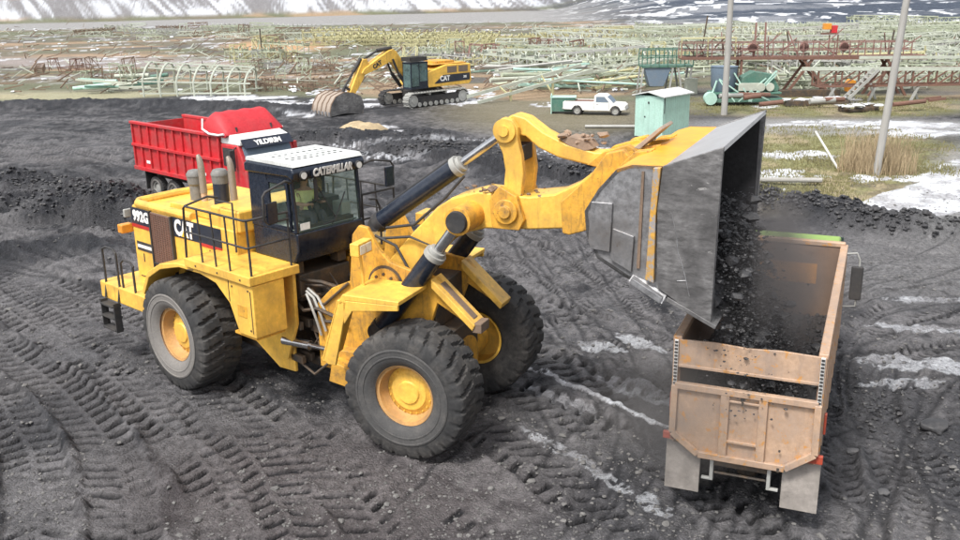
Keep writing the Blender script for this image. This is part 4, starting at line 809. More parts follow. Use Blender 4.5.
skin_body('vest', [V[i] for i in idx_v] + [(0, 0, .53)], [(0, 1), (1, 2), (2, 3), (3, 4), (4, 5), (3, 6), (6, 7), (3, 8)], [.175, .168, .18, .145, .09, .066, .09, .066, .09], m_vest, (0, 0, 0), 0, op)
skin_body('trousers', [V[i] for i in (0, 16, 17, 18, 19, 20, 21)], [(0, 1), (1, 2), (2, 3), (0, 4), (4, 5), (5, 6)], [.172, .1, .082, .07, .1, .082, .07], m_cloth, (0, 0, 0), 0, op)
hm = MB(); hm.lathe([(.108, .72), (.112, .78), (.10, .84), (.06, .885), (0, .9)], (.02, 0, 0), (0, 0, 1), 20); hm.build('hair', m_hair, op)
hf = MB(); hf.prism([(.12, .70), (.165, .715), (.13, .76)], -.016, .016)
for y in (-.035, .035): hf.lathe([(0, -.012), (.012, 0), (0, .012)], (.125, y, .765), (1, 0, 0), 10)
hf.build('face_features', m_skin, op)
hh_ = MB()
for sy in (-1, 1):
    for k in range(4):
        hh_.pipe([(.41, sy * .17 + (k - 1.5) * .018, .29), (.46, sy * .17 + (k - 1.5) * .019, .305), (.475, sy * .17 + (k - 1.5) * .018, .275)], .0085, 6)
    hh_.pipe([(.40, sy * .14, .29), (.43, sy * .12, .30), (.45, sy * .12, .28)], .0095, 6)
hh_.build('fingers', m_skin, op, smooth=60)
def sub(name, parent):
    o = thing(name, None, None); del_props(o); o.parent = parent; return o
# ------------------------------------------------------------------ beige tipper being loaded
TX, TA = Vector((4.2463, 13.9079, 0)), 1.1662
tr = thing('dump_truck', 'dusty beige tipper truck seen from behind with its open bed under the loader bucket', 'dump truck', TX, TA)
HWB = 1.12
bed = sub('tipper_bed', tr)
b = MB(); b.box(.02, 6.25, -HWB, HWB, 1.28, 1.36); b.build('bed_floor', m_beigei, bed)
for sy in (-1, 1):
    ya, yb = sorted((sy * (HWB - .05), sy * HWB)); b = MB(); b.prism([(0.02, 1.3), (.02, 3.10), (6.25, 3.22), (6.25, 1.3)], ya, yb); sw = b.build('side_wall', m_beigei, bed)
    ya, yb = sorted((sy * (HWB - .07), sy * (HWB + .08))); b = MB(); b.prism([(-.02, 3.10), (-.02, 3.2), (6.3, 3.32), (6.3, 3.22)], ya, yb); b.build('top_rail', m_beige, bed, bevel=.02)
    b = MB(); b.prism([(0, 1.3), (0, 3.1), (6.25, 3.22), (6.25, 1.3)], *sorted((sy * (HWB + .003), sy * (HWB + .02)))); b.build('outer_skin', m_beige, bed)
    for k in range(9):
        x = .05 + k * .76; ya, yb = sorted((sy * (HWB + .02), sy * (HWB + .08))); b = MB(); b.box(x, x + .1, ya, yb, 1.25, 3.1); b.build('wall_rib', m_beige, bed, bevel=.01)
    b = MB(); b.box(-.06, .06, *sorted((sy * (HWB - .03), sy * (HWB + .06))), 1.35, 3.16); b.build('corner_post', m_beige, bed, bevel=.01)
    b = MB()
    for k in range(13): z = 2.42 + k * .058; b.lathe([(.022, -.008), (.03, 0), (.022, .008), (.014, 0), (.022, -.008)], (-.075, sy * (HWB + .0), z), (1, 0, 0) if k % 2 else (0, 1, 0), 10)
    b.build('chain', m_blkm, bed, smooth=50)
    b = MB(); b.box(-.10, -.065, *sorted((sy * (HWB - .025), sy * (HWB + .035))), 2.30, 3.16); b.build('tailgate_guide', m_white, bed)
    b = MB()
    for k in range(14): z = 2.33 + k * .06; b.box(-.112, -.10, *sorted((sy * (HWB - .02), sy * (HWB + .03))), z, z + .035)
    b.build('guide_slots', m_blkm, bed)
b = MB(); b.box(6.19, 6.25, -HWB, HWB, 1.3, 3.28); b.build('front_wall', m_beigei, bed)
b = MB(); b.box(6.178, 6.188, -.62, .62, 2.42, 2.86); b.build('worn_patch', m_orangew, bed)
b = MB(); b.box(6.17, 6.31, -HWB - .03, HWB + .03, 3.26, 3.38); b.build('front_rail', m_beige, bed, bevel=.03)
b = MB(); b.prism([(-HWB, 2.70), (HWB, 2.70), (HWB, 3.15), (.5, 3.17), (0, 3.14), (-.5, 3.17), (-HWB, 3.15)], -.045, 0, 'x'); b.box(-.06, .0, -HWB, HWB, 2.68, 2.73); b.build('upper_board', m_beige, bed, bevel=.008)
tg = sub('tailgate', tr)
GP = [(-1.16, 2.42), (1.16, 2.42), (1.18, 1.50), (.72, 1.13), (-.72, 1.13), (-1.18, 1.50)]
b = MB(); b.prism(GP, -.06, -.02, 'x'); b.build('gate_panel', m_beige, tg)
def yzbar(mb, p, q, wd, x0, x1):
    d = Vector((q[0] - p[0], q[1] - p[1])).normalized(); n = Vector((-d.y, d.x)) * wd / 2; p = Vector(p); q = Vector(q)
    mb.prism([tuple(p + n), tuple(q + n), tuple(q - n), tuple(p - n)], x0, x1, 'x')
b = MB()
S = [(-1.12, 2.37), (1.12, 2.37), (1.13, 1.52), (.69, 1.19), (-.69, 1.19), (-1.13, 1.52)]
for k in range(6): yzbar(b, S[k], S[(k + 1) % 6], .11, -.13 - .002 * k, -.06)
for y in (-.30, .30): b.box(-.125, -.06, y - .07, y + .07, 1.2, 2.36)
b.box(-.118, -.06, -.24, .24, 1.48, 1.53); b.box(-.112, -.06, -.24, .24, 2.20, 2.24)
b.build('gate_frame', m_beige, tg, bevel=.012)
b = MB(); b.tube((-.15, .02, 2.2), (-.15, .02, 2.27), .02, n=8); b.box(-.15, -.1, -.62, -.58, 1.13, 1.2); b.tube((-.12, -.6, 1.5), (-.14, -.6, 1.5), .02, n=8); b.build('gate_handle', m_grime, tg)
for sy in (-1, 1):
    ya, yb = sorted((sy * .66, sy * 1.24)); b = MB(); b.prism([(.05, 1.32), (.13, 1.32), (.04, .42), (-.0, .42)], ya, yb); b.build('mud_flap', m_flap, tr, bevel=.01)
    b = MB(); ya, yb = sorted((sy * 1.0, sy * 1.26)); b.box(-.06, .02, ya, yb, 1.34, 1.48) if sy < 0 else b.box(-.06, .02, ya + .1, yb + .03, 1.36, 1.48); b.build('tail_light', m_lampr, tr, bevel=.01)
    ya, yb = sorted((sy * 1.21, sy * 1.25)); b = MB(); b.box(.2, .3, ya, yb, 1.75, 2.1); b.build('side_reflector', m_lampr, tr, bevel=.01)
    ya, yb = sorted((sy * .42, sy * .5)); b = MB(); b.box(.1, 8.3, ya, yb, .95, 1.22); b.build('chassis_rail', m_grime, tr, bevel=.01)
    b = MB(); b.box(-.05, .05, sy * .46 - .03, sy * .46 + .03, .72, 1.15); b.box(-.05, .02, *sorted((sy * .46, sy * .62)), .72, .76); b.build('tow_bracket', m_greyst, tr, bevel=.01)
b = MB(); b.box(.0, .1, -.45, .45, .98, 1.12); b.tube((0, -.42, .86), (0, .42, .86), .025, n=8); b.build('rear_crossmember', m_grime, tr, bevel=.01)
b = MB(); b.tube((1.15, -1.0, .52), (1.15, 1.0, .52), .09, n=12); b.lathe([(0, -.25), (.2, -.15), (.25, 0), (.2, .15), (0, .25)], (1.15, 0, .52), (0, 1, 0), 16); b.tube((2.5, -1.0, .52), (2.5, 1.0, .52), .09, n=12); b.build('drive_axles', m_grime, tr)
for x in (1.15, 2.5):
    for sy in (-1, 1):
        for yo in (.72, 1.03): wheel(tr, (x, sy * yo, .52), .53, .27, .27, sy, 30, lugdepth=.012, rim_mat=m_greyst, dusty=False)
for sy in (-1, 1): wheel(tr, (7.6, sy * 1.0, .52), .53, .29, .27, sy, 30, lugdepth=.012, rim_mat=m_greyst, dusty=False)
tc_ = sub('truck_cab', tr)
b = MB(); b.prism([(6.6, .8), (6.6, 2.8), (8.3, 2.85), (8.75, 2.0), (8.8, .7)], -1.08, 1.08); b.build('cab_shell', m_beige, tc_, bevel=.06)
b = MB(); b.prism([(6.55, 2.81), (6.6, 2.98), (7.2, 3.06), (8.2, 3.0), (8.36, 2.86)], -1.0, 1.0); b.build('cab_roof', m_lime, tc_, bevel=.05)
b = MB(); b.prism([(8.34, 2.95), (8.78, 2.0), (8.80, 2.0), (8.36, 2.95)], -1.05, 1.05); b.build('windshield', m_glassd, tc_)
for sy in (-1, 1):
    b = MB(); b.box(7.3, 8.1, *sorted((sy * 1.08, sy * 1.09)), 1.95, 2.7); b.build('side_window', m_blkm, tc_)
    mr = sub('side_mirror', tr)
    b = MB(); b.pipe([(7.6, sy * 1.05, 2.75), (7.6, sy * 1.38, 2.8), (7.6, sy * 1.45, 2.65), (7.6, sy * 1.45, 1.55), (7.6, sy * 1.07, 1.5)], .022); b.build('mirror_arm', m_greyst, mr, smooth=60)
    b = MB(); b.box(7.54, 7.64, sy * 1.42 - .13, sy * 1.42 + .13, 1.7, 2.5); b.build('mirror_head', m_blkm, mr, bevel=.04)
b = MB(); b.tube((6.9, .9, 1.2), (6.9, .9, 3.2), .06, n=10); b.build('exhaust_pipe', m_stack, tr)

# coal already in the bed
rnd = random.Random(12); b = MB(); nx, ny = 44, 22; vs = []
for i in range(nx):
    for j in range(ny):
        x = .12 + i / (nx - 1) * 6.03; y = -1.04 + j / (ny - 1) * 2.08
        z = 1.62 + .95 * math.exp(-((x - 2.6) / 1.5) ** 2 - ((y - .35) / .9) ** 2) + .25 * math.exp(-((x - 5) / 1.0) ** 2) + .12 * (float(fbm(np.array([x]), np.array([y]), .5, 4, 5)[0]) - .5) * 2 - .25 * max(0, .6 - x)
        vs.append((x, y, z))
b.add(vs, [(i * ny + j, i * ny + j + 1, (i + 1) * ny + j + 1, (i + 1) * ny + j) for i in range(nx - 1) for j in range(ny - 1)])
for k in range(900):
    i = rnd.randrange(nx * ny); x, y, z = vs[i]; b.rock((x + rnd.uniform(-.07, .07), y * .97, z + .01), rnd.choice((.02, .03, .04, .05, .08)), k)
co = b.build('coal_heap', m_coalb, None, smooth=0); co.location = TX; co.rotation_euler = (0, 0, TA); tag(co, 'black coal heaped inside the beige truck bed', 'coal', None, 'stuff')

# coal pouring out of the bucket
b = MB(); n = 0
for k in range(11000):
    t = rnd.random() ** .8; y = rnd.gauss(-.75, .75) * (1 - .1 * t)
    if y < -2.25 or y > 1.8: continue
    top = 4.9 - .25 * rnd.random()
    x = 5.50 + .25 * rnd.random() + .75 * t + rnd.gauss(0, .10 + .22 * t)
    z = 5.1 - t * 2.9 + rnd.gauss(0, .1) - abs(y) * .1
    b.rock((x, y, z), min(.14, .008 + rnd.expovariate(1 / .013)) if k % 60 else rnd.uniform(.09, .17), k)
FO = HX + Vector((cos(FA), sin(FA), 0)) * 2.945
fc_ = b.build('falling_coal', m_coalb, None, smooth=0); fc_.location = FO; fc_.rotation_euler = (0, 0, FA); tag(fc_, 'black coal lumps falling from the raised bucket into the truck bed', 'coal', None, 'stuff')
b = MB(); b.prism([(5.6, 3.72), (4.9, 4.1), (4.35, 4.33), (3.95, 4.56), (3.85, 4.9), (4.4, 4.95), (5.1, 4.75), (5.55, 4.3), (5.78, 3.9)], -2.3, 1.84)
for k in range(500):
    x = rnd.uniform(4.5, 5.75); b.rock((x, rnd.uniform(-2.25, 1.8), 4.95 - (x - 4.4) * .28 - max(0, x - 5.3) * 1.4), rnd.uniform(.02, .10), k)
bc_ = b.build('coal_in_bucket', m_coalb, None, smooth=0); bc_.location = FO; bc_.rotation_euler = (0, 0, FA); tag(bc_, 'remaining black coal sliding over the lip inside the raised bucket', 'coal', None, 'stuff')
def volmat(name, dens, col, scale, thr):
    m = bpy.data.materials.new(name); m.use_nodes = True; nt = m.node_tree; nt.nodes.clear()
    o = nt.nodes.new('ShaderNodeOutputMaterial'); p = nt.nodes.new('ShaderNodeVolumePrincipled'); p.inputs['Color'].default_value = (*col, 1); p.inputs['Anisotropy'].default_value = .2
    tcn = nt.nodes.new('ShaderNodeTexCoord'); n_ = noise(nt, scale, 4, .6, tcn.outputs['Object'])
    ln = nt.nodes.new('ShaderNodeVectorMath'); ln.operation = 'LENGTH'; nt.links.new(tcn.outputs['Object'], ln.inputs[0])
    fall = nt.nodes.new('ShaderNodeMapRange'); nt.links.new(ln.outputs['Value'], fall.inputs[0]); fall.inputs[1].default_value = .45; fall.inputs[2].default_value = 1.0; fall.inputs[3].default_value = 1; fall.inputs[4].default_value = 0
    mr_ = nt.nodes.new('ShaderNodeMapRange'); nt.links.new(n_, mr_.inputs[0]); mr_.inputs[1].default_value = thr; mr_.inputs[2].default_value = thr + .25; mr_.inputs[3].default_value = 0; mr_.inputs[4].default_value = dens
    mu = nt.nodes.new('ShaderNodeMath'); mu.operation = 'MULTIPLY'; nt.links.new(mr_.outputs[0], mu.inputs[0]); nt.links.new(fall.outputs[0], mu.inputs[1]); nt.links.new(mu.outputs[0], p.inputs['Density']); nt.links.new(p.outputs[0], o.inputs['Volume'])
    return m
def cloud(name, label, loc, rz, scl, mat):
    b = MB(); N = 10
    b.lathe([(0, -1)] + [(sin(pi * k / N), -cos(pi * k / N)) for k in range(1, N)] + [(0, 1)], (0, 0, 0), (0, 0, 1), 18)
    o = b.build(name, mat, None, smooth=0); o.location = loc; o.rotation_euler = (0, 0, rz); o.scale = scl; return tag(o, label, 'dust', None, 'stuff')
pc = FO + Matrix.Rotation(FA, 3, 'Z') @ Vector((6.2, -.1, 3.6))
cloud('coal_dust', 'dark dust curtain hanging around the falling coal', pc, FA, (1.05, 2.5, 2.1), volmat('dark_dust', 1.05, (.34, .32, .32), 1.9, .36))
pc3 = FO + Matrix.Rotation(FA, 3, 'Z') @ Vector((5.2, -2.6, 2.2)); cloud('low_dust', 'thin pale dust under the near corner of the raised bucket', pc3, FA, (1.6, 1.2, 1.3), volmat('pale_dust', .38, (.5, .47, .45), 1.3, .30))
pc2 = TX + Matrix.Rotation(TA, 3, 'Z') @ Vector((4.6, -.1, 2.7))
cloud('drifting_dust', 'thin brown dust drifting over the front of the truck bed', pc2, TA, (2.4, 1.7, 1.2), volmat('brown_dust', .22, (.48, .42, .38), 1.2, .30))

# ------------------------------------------------------------------ red tipper
rt = thing('red_dump_truck', 'bright red tipper truck with white cab roof and rolled red tarpaulin parked behind the loader', 'dump truck', (-14.02, 41.48, 0), -.7366)
rb = sub('tipper_bed', rt)
b = MB(); b.box(0, 6.7, -1.25, 1.25, 1.3, 1.4); b.box(6.62, 6.7, -1.25, 1.25, 1.3, 3.45); b.box(0, .06, -1.25, 1.25, 1.3, 3.2)
b.build('bed_shell', m_redp, rb)
b = MB(); b.box(.08, 6.6, -1.18, 1.18, 1.41, 2.3); b.build('bed_inside', m_rustr, rb)
for sy in (-1, 1):
    ya, yb = sorted((sy * 1.2, sy * 1.25)); b = MB(); b.box(0, 6.7, ya, yb, 1.3, 3.25); w_ = b.build('side_wall', m_redp, rb)
    ya, yb = sorted((sy * 1.25, sy * 1.33))
    b = MB(); b.box(-.02, 6.72, *sorted((sy * 1.17, sy * 1.36)), 3.25, 3.36); b.box(-.02, 6.72, *sorted((sy * 1.25, sy * 1.36)), 2.30, 2.42); b.box(-.02, 6.72, *sorted((sy * 1.22, sy * 1.36)), 1.28, 1.44); b.build('side_rail', m_redp, rb, bevel=.015)
    for k in range(11): x = .04 + k * .655; b = MB(); b.box(x, x + .09, ya, yb, 1.35, 3.3); b.build('wall_rib', m_redp, rb, bevel=.01)
    b = MB(); b.box(.95, 1.3, *sorted((sy * 1.251, sy * 1.27)), 1.62, 1.74); b.box(5.2, 5.5, *sorted((sy * 1.251, sy * 1.27)), 1.62, 1.72); b.build('side_plate', m_white, rb)
tp = sub('rolled_tarpaulin', rt)
b = MB(); vs = []; N = 18
for j in range(N + 1):
    y = -1.32 + 2.64 * j / N; e = min(1, (1 - abs(y) / 1.32) * 5); sg_ = .02 * sin(j * 1.3)
    for (x, z) in [(5.75, 3.3), (5.7, 3.6), (5.95, 3.85 + .22 * e), (6.2, 3.9 + .26 * e + sg_), (6.55, 3.85 + .27 * e + sg_), (7.15, 3.5 + .10 * e), (7.25, 3.38 - sg_), (7.15, 3.28)]: vs.append((x, y, z))
P_ = 8; b.add(vs, [(j * P_ + k, j * P_ + (k + 1) % P_, (j + 1) * P_ + (k + 1) % P_, (j + 1) * P_ + k) for j in range(N) for k in range(P_)] + [tuple(range(P_)), tuple(range(N * P_ + P_ - 1, N * P_ - 1, -1))])
b.build('tarpaulin_cover', m_tarp, tp, smooth=60)
for sy in (-1, 1):
    b = MB(); b.pipe([(5.7, sy * 1.3, 3.9), (5.72, sy * 1.36, 3.5), (6.2, sy * 1.38, 3.36), (6.8, sy * 1.38, 3.36), (7.15, sy * 1.36, 3.42)], .045, 8); b.build('tarpaulin_strap', m_white, tp, smooth=60)
rc = sub('truck_cab', rt); rc.location = (-.55, 0, .08)
b = MB(); b.prism([(6.85, .75), (6.85, 2.95), (8.35, 2.95), (8.75, 2.05), (8.85, .7)], -1.23, 1.23); b.build('cab_shell', m_redp, rc, bevel=.07)
b = MB(); b.prism([(6.87, 2.93), (6.95, 3.22), (7.8, 3.30), (8.42, 3.12), (8.45, 2.93)], -1.2, 1.2); b.build('cab_roof', m_white, rc, bevel=.06)
b = MB(); b.prism([(8.40, 2.9), (8.77, 2.08), (8.80, 2.08), (8.43, 2.9)], -1.08, 1.08); b.build('windshield', m_bluegr, rc)
b = MB(); b.prism([(8.40, 3.16), (8.66, 2.84), (8.69, 2.86), (8.44, 3.18)], -1.12, 1.12); vsr = b.build('sun_visor', m_navy, rc)
text('visor_lettering', 'YILDIRIM', .30, basis((0, 1, 0), (-.26, 0, .32), (8.60, 0, 3.01)), m_white, vsr, .008, 1.0, .012)
b = MB(); b.box(8.80, 8.88, -1.0, 1.0, 1.2, 1.8); b.build('front_grille', m_blkm, rc, bevel=.02)
b = MB(); b.box(8.6, 9.0, -1.24, 1.24, .55, .95); b.build('front_bumper', m_redp, rc, bevel=.05)
for sy in (-1, 1):
    b = MB(); b.box(7.35, 8.15, *sorted((sy * 1.23, sy * 1.245)), 2.1, 2.8); dw = b.build('side_window', m_blkm, rc)
    b = MB(); b.box(8.98, 9.01, sy * .9 - .16, sy * .9 + .16, .65, .85); b.build('headlight', m_lampw, rc)
    b = MB(); b.box(8.2, 8.32, sy * 1.46 - .1, sy * 1.46 + .1, 2.0, 2.8); b.tube((8.25, sy * 1.2, 2.9), (8.25, sy * 1.45, 2.75), .025, n=8); b.build('side_mirror', m_redp if sy > 0 else m_blkm, rc, bevel=.02)
    b = MB(); b.tube((7.75, sy * .8, 3.28), (7.72, sy * .8, 3.55), .04, n=8); b.build('roof_horn', m_blkm, rc)
    b = MB(); b.box(.6, .66, *sorted((sy * .7, sy * 1.22)), .45, 1.25); b.build('mud_flap', m_blkm, rt)
    b = MB(); b.box(3.9, 5.2, *sorted((sy * .6, sy * 1.15)), .6, 1.1); b.build('fuel_tank', m_greyst, rt, bevel=.08)
b = MB(); b.box(.2, 8.4, -.5, .5, .85, 1.25); b.build('chassis_frame', m_grime, rt)
for x in (1.35, 2.7, 5.7, 7.7):
    for sy in (-1, 1): wheel(rt, (x, sy * 1.02, .54), .54, .32, .28, sy, 30, lugdepth=.012, rim_mat=m_greyst, dusty=True)

# ------------------------------------------------------------------ excavator
ex = thing('excavator', 'yellow crawler excavator with its bucket resting on the ground beyond the red truck', 'excavator', (-4.1, 73.1, gz(-4.1, 73.1) - .05), radians(223))
for sy in (-1, 1):
    tk = sub('crawler_track', ex); yc = sy * 1.5; ya, yb = yc - .33, yc + .33
    loop = [];
    for k in range(13): a = pi / 2 - pi * k / 12; loop.append((2.45 + .52 * cos(a), .56 + .52 * sin(a)))
    for k in range(13): a = -pi / 2 - pi * k / 12; loop.append((-2.45 + .52 * cos(a), .56 + .52 * sin(a)))
    L = [0]; 
    pts = loop + [loop[0]]
    for p, q in zip(pts[:-1], pts[1:]): L.append(L[-1] + math.hypot(q[0] - p[0], q[1] - p[1]))
    nsh = 46; b = MB()
    for k in range(nsh):
        s_0 = L[-1] * k / nsh; i = max(i for i in range(len(L) - 1) if L[i] <= s_0); f = (s_0 - L[i]) / (L[i + 1] - L[i] + 1e-9); p = Vector(pts[i]).lerp(Vector(pts[i + 1]), f); d = (Vector(pts[i + 1]) - Vector(pts[i])).normalized(); nn = Vector((-d.y, d.x)); h = L[-1] / nsh * .44
        b.prism([tuple(p - d * h), tuple(p + d * h), tuple(p + d * h + nn * .05), tuple(p + d * .03 + nn * .05), tuple(p + d * .02 + nn * .10), tuple(p - d * .03 + nn * .10), tuple(p - d * .04 + nn * .05), tuple(p - d * h + nn * .05)], ya, yb)
    b.build('track_shoes', m_greyst if sy > 0 else m_blkm, tk)
    b = MB(); b.prism([(-2.3, .3), (-2.3, .85), (2.3, .85), (2.3, .3)], yc - .22, yc + .22); b.build('track_frame', m_blkm, tk, bevel=.04)
    b = MB()
    for x in (-2.45, 2.45): b = MB(); b.tube((x, yc - .26, .56), (x, yc + .26, .56), .42, n=24); b.tube((x, yc - .3, .56), (x, yc + .3, .56), .2, n=16); b.build('sprocket', m_greyst, tk)
    b = MB()
    for k in range(8): b.tube((-1.9 + k * .54, yc - .28, .26), (-1.9 + k * .54, yc + .28, .26), .17, n=14)
    for x in (-.8, .8): b.tube((x, yc - .2, .98), (x, yc + .2, .98), .10, n=10)
    b.build('track_rollers', m_greyst, tk)
b = MB(); b.box(-1.1, 1.1, -1.3, 1.3, .6, 1.1); b.tube((0, 0, 1.05), (0, 0, 1.42), 1.0, n=28); b.build('undercarriage', m_blkm, ex, bevel=.03)
bd = sub('upper_body', ex)
b = MB(); b.prism([(-3.4, 1.5), (-3.5, 1.75), (-3.4, 2.95), (-1.0, 3.0), (.9, 2.55), (1.0, 1.42), (-3.2, 1.42)], -1.65, 1.65); b.build('engine_housing', m_yel, bd, bevel=.06)
b = MB(); b.box(-3.2, .2, -1.4, 1.4, 3.0, 3.06); b.box(-2.4, -.6, -1.0, .9, 3.06, 3.22); b.build('body_top', m_yeld, bd, bevel=.02)
for sy in (-1, 1):
    b = MB(); b.prism([(-3.3, 1.72), (-3.3, 2.25), (-.6, 2.25), (.2, 1.75), (.3, 1.66)], *sorted((sy * 1.65, sy * 1.665))); b.build('decal_panel', m_navy, bd)
    for x0 in (-3.1, -1.95): b = MB(); b.box(x0, x0 + .95, *sorted((sy * 1.65, sy * 1.668)), 2.38, 2.85); b.build('vent_grille', m_grille, bd)
text('maker_lettering', 'CAT', .52, basis((-1, 0, 0), (0, 0, 1), (-.75, 1.67, 1.98)), m_white, bd, .01, .95, .02)
text('model_lettering', '385', .24, basis((-1, 0, 0), (0, 0, 1), (-2.8, 1.67, 1.98)), m_white, bd, .01, 1, .006)
ec = sub('cab', ex)
b = MB()
for x, y in ((.95, .72), (2.5, .72), (.95, 1.62), (2.5, 1.62), (1.75, 1.62)): b.box(x - .035, x + .035, y - .035, y + .035, 1.45, 3.3)
b.box(.9, 2.55, .67, 1.67, 3.25, 3.36); b.box(.9, 2.55, .67, 1.67, 1.4, 1.55); b.box(.9, 2.55, .67, .72, 1.5, 2.2); b.box(.92, 1.75, 1.62, 1.66, 1.5, 1.95); b.build('cab_frame', m_blk, ec, bevel=.01)
b = MB(); b.box(.98, 2.48, 1.635, 1.645, 1.6, 3.25); b.box(2.515, 2.525, .75, 1.6, 1.5, 3.25); b.box(.98, 2.48, .69, .70, 2.2, 3.25); b.build('cab_windows', m_glassd, ec)
b = MB(); b.box(1.3, 1.7, .95, 1.4, 1.6, 2.1); b.box(1.25, 1.4, .95, 1.4, 2.1, 2.7); b.build('operator_seat', m_seat, ec, bevel=.03)
b = MB(); b.box(.95, 2.6, .65, 1.7, 3.42, 3.5); b.box(1.0, 2.6, .65, .7, 3.5, 3.72); b.box(1.0, 2.6, 1.65, 1.7, 3.5, 3.72); b.box(2.55, 2.6, .65, 1.7, 3.5, 3.72)
for k in range(7): b.box(1.05 + k * .23, 1.1 + k * .23, .7, 1.65, 3.68, 3.72)
b.build('roof_guard', m_blkm, ec)
b = MB(); b.prism([(1.1, 1.75), (1.3, 2.1), (2.1, 3.3), (2.75, 4.15), (3.0, 4.3), (3.4, 4.22), (4.3, 3.78), (5.75, 3.05), (5.95, 2.75), (5.6, 2.65), (4.3, 3.05), (3.4, 3.4), (3.0, 3.3), (2.5, 2.7), (1.7, 1.65), (1.3, 1.5)], -.3, .3); em = b.build('boom', m_yel, ex, bevel=.03)
text('boom_lettering', 'CAT', .42, basis((-.9, 0, .42), (.42, 0, .9), (4.55, .31, 3.28)), m_navy, em, .01, 1.0, .02)
b = MB(); b.prism([(5.2, 3.35), (5.4, 3.75), (5.75, 3.7), (6.1, 3.1), (7.0, 1.5), (7.15, 1.1), (6.85, 1.0), (5.9, 2.2), (5.5, 2.8)], -.22, .22); b.build('stick', m_yel, ex, bevel=.02)
b = MB(); b.tube((3.0, 0, 4.38), (4.3, 0, 4.25), .14, n=12); b.tube((4.3, 0, 4.25), (5.5, 0, 3.72), .08, n=10); b.build('stick_cylinder', m_blkm, ex)
for sy in (-1, 1): b = MB(); b.tube((1.9, sy * .42, 1.5), (2.7, sy * .42, 2.5), .14, n=12); b.tube((2.7, sy * .42, 2.5), (3.2, sy * .42, 3.6), .08, n=10); b.build('boom_cylinder', m_blkm, ex)
b = MB(); b.tube((5.8, 0, 3.78), (6.5, 0, 2.9), .13, n=12); b.tube((6.5, 0, 2.9), (7.3, 0, 1.9), .08, n=10); b.bar((7.3, 0, 1.9), (6.8, 0, 1.6), .2, .14); b.bar((7.3, 0, 1.9), (7.6, 0, 1.35), .2, .14); b.build('bucket_cylinder', m_blkm, ex)
ebk = sub('digging_bucket', ex); m_tanst = worn('tan_scraped_steel', (.34, .28, .23), .6, dirt=(.2, .16, .13), damt=.7)
bp_ = [(6.75, 1.25), (7.4, 1.55), (8.2, 1.65), (8.9, 1.40), (9.3, .9), (9.45, .35), (9.4, .1)]
b = MB(); shell(b, bp_, .06, -1.15, 1.15); b.prism([(6.7, 1.2), (6.5, .5), (6.7, .02), (6.78, .02), (6.6, .5), (6.82, 1.2)], -1.15, 1.15); b.build('bucket_shell', m_tanst, ebk, smooth=40)
for sy in (-1, 1): b = MB(); b.prism(bp_ + [(8.2, .2), (6.75, .05), (6.5, .5)], *sorted((sy * 1.1, sy * 1.16))); b.build('bucket_cheek', m_steel, ebk)
b = MB()
for k in range(5): y = -1.1 + k * .55; shell(b, [(p[0] + .02, p[1] + .035) for p in bp_], .05, y - .05, y + .05)
b.build('wear_strips', m_dust, ebk)
for k in range(6): y = -1.05 + k * .42; b = MB(); b.prism([(9.34, .4), (9.52, .4), (9.5, -.1), (9.42, -.1)], y - .09, y + .09); b.build('bucket_tooth', m_steell, ebk)

# ------------------------------------------------------------------ pickup
pk = thing('pickup_truck', 'old white single cab pickup parked left of the mint green shed', 'pickup', (7.0, 65.7, gz(7.0, 65.7)), -.29); pk.scale = (.92, .92, .92)
b = MB(); b.prism([(-.95, .42), (-1.02, .5), (-1.02, .98), (1.35, .98), (1.35, .9), (2.6, .9), (3.45, .86), (3.62, .72), (3.62, .45), (3.3, .38), (3.25, .5), (3.1, .68), (2.9, .73), (2.7, .68), (2.55, .5), (2.5, .36), (.45, .36), (.40, .5), (.25, .68), (.05, .73), (-.15, .68), (-.3, .5), (-.36, .40)], -.82, .82); pb = b.build('body', m_white, pk, bevel=.03)
b = MB(); b.box(-.92, 1.2, -.72, .72, .982, .985); b.build('bed_opening', m_rust, pk)
b = MB(); b.box(-.95, 1.25, -.8, -.74, .98, 1.02); b.box(-.95, 1.25, .74, .8, .98, 1.02); b.build('bed_rail', m_white, pk)
b = MB(); b.prism([(1.3, .9), (1.33, 1.45), (1.45, 1.5), (2.05, 1.5), (2.2, 1.44), (2.75, .92)], -.76, .76); b.build('cab_shell', m_white, pk, bevel=.04)
for sy in (-1, 1):
    b = MB(); b.prism([(1.45, .98), (1.47, 1.38), (2.08, 1.38), (2.42, .98)], *sorted((sy * .765, sy * .772))); b.build('side_window', m_bluegr, pk)
    b = MB(); b.box(3.60, 3.635, sy * .6 - .14, sy * .6 + .14, .56, .74); b.build('headlight', m_lampw, pk)
    b = MB(); b.box(1.32, 1.335, *sorted((sy * .821, sy * .825)), .45, .95); b.build('door_gap', m_blkm, pk); b = MB(); b.box(2.42, 2.435, *sorted((sy * .821, sy * .825)), .45, .9); b.build('door_gap', m_blkm, pk); b = MB(); b.box(1.5, 1.65, *sorted((sy * .821, sy * .84)), .84, .87); b.build('door_handle', m_blkm, pk)
b = MB(); b.prism([(2.28, 1.38), (2.72, .96), (2.74, .97), (2.3, 1.4)], -.68, .68); b.build('windshield', m_bluegr, pk)
b = MB(); b.box(3.55, 3.7, -.8, .8, .40, .52); b.box(-1.1, -1.0, -.75, .75, .42, .52); b.build('bumper', m_greyst, pk, bevel=.02)
for x in (.05, 2.9):
    for sy in (-1, 1): wheel(pk, (x, sy * .72, .33), .34, .20, .2, sy, 24, lugdepth=.006, rim_mat=m_greyst, dusty=False)
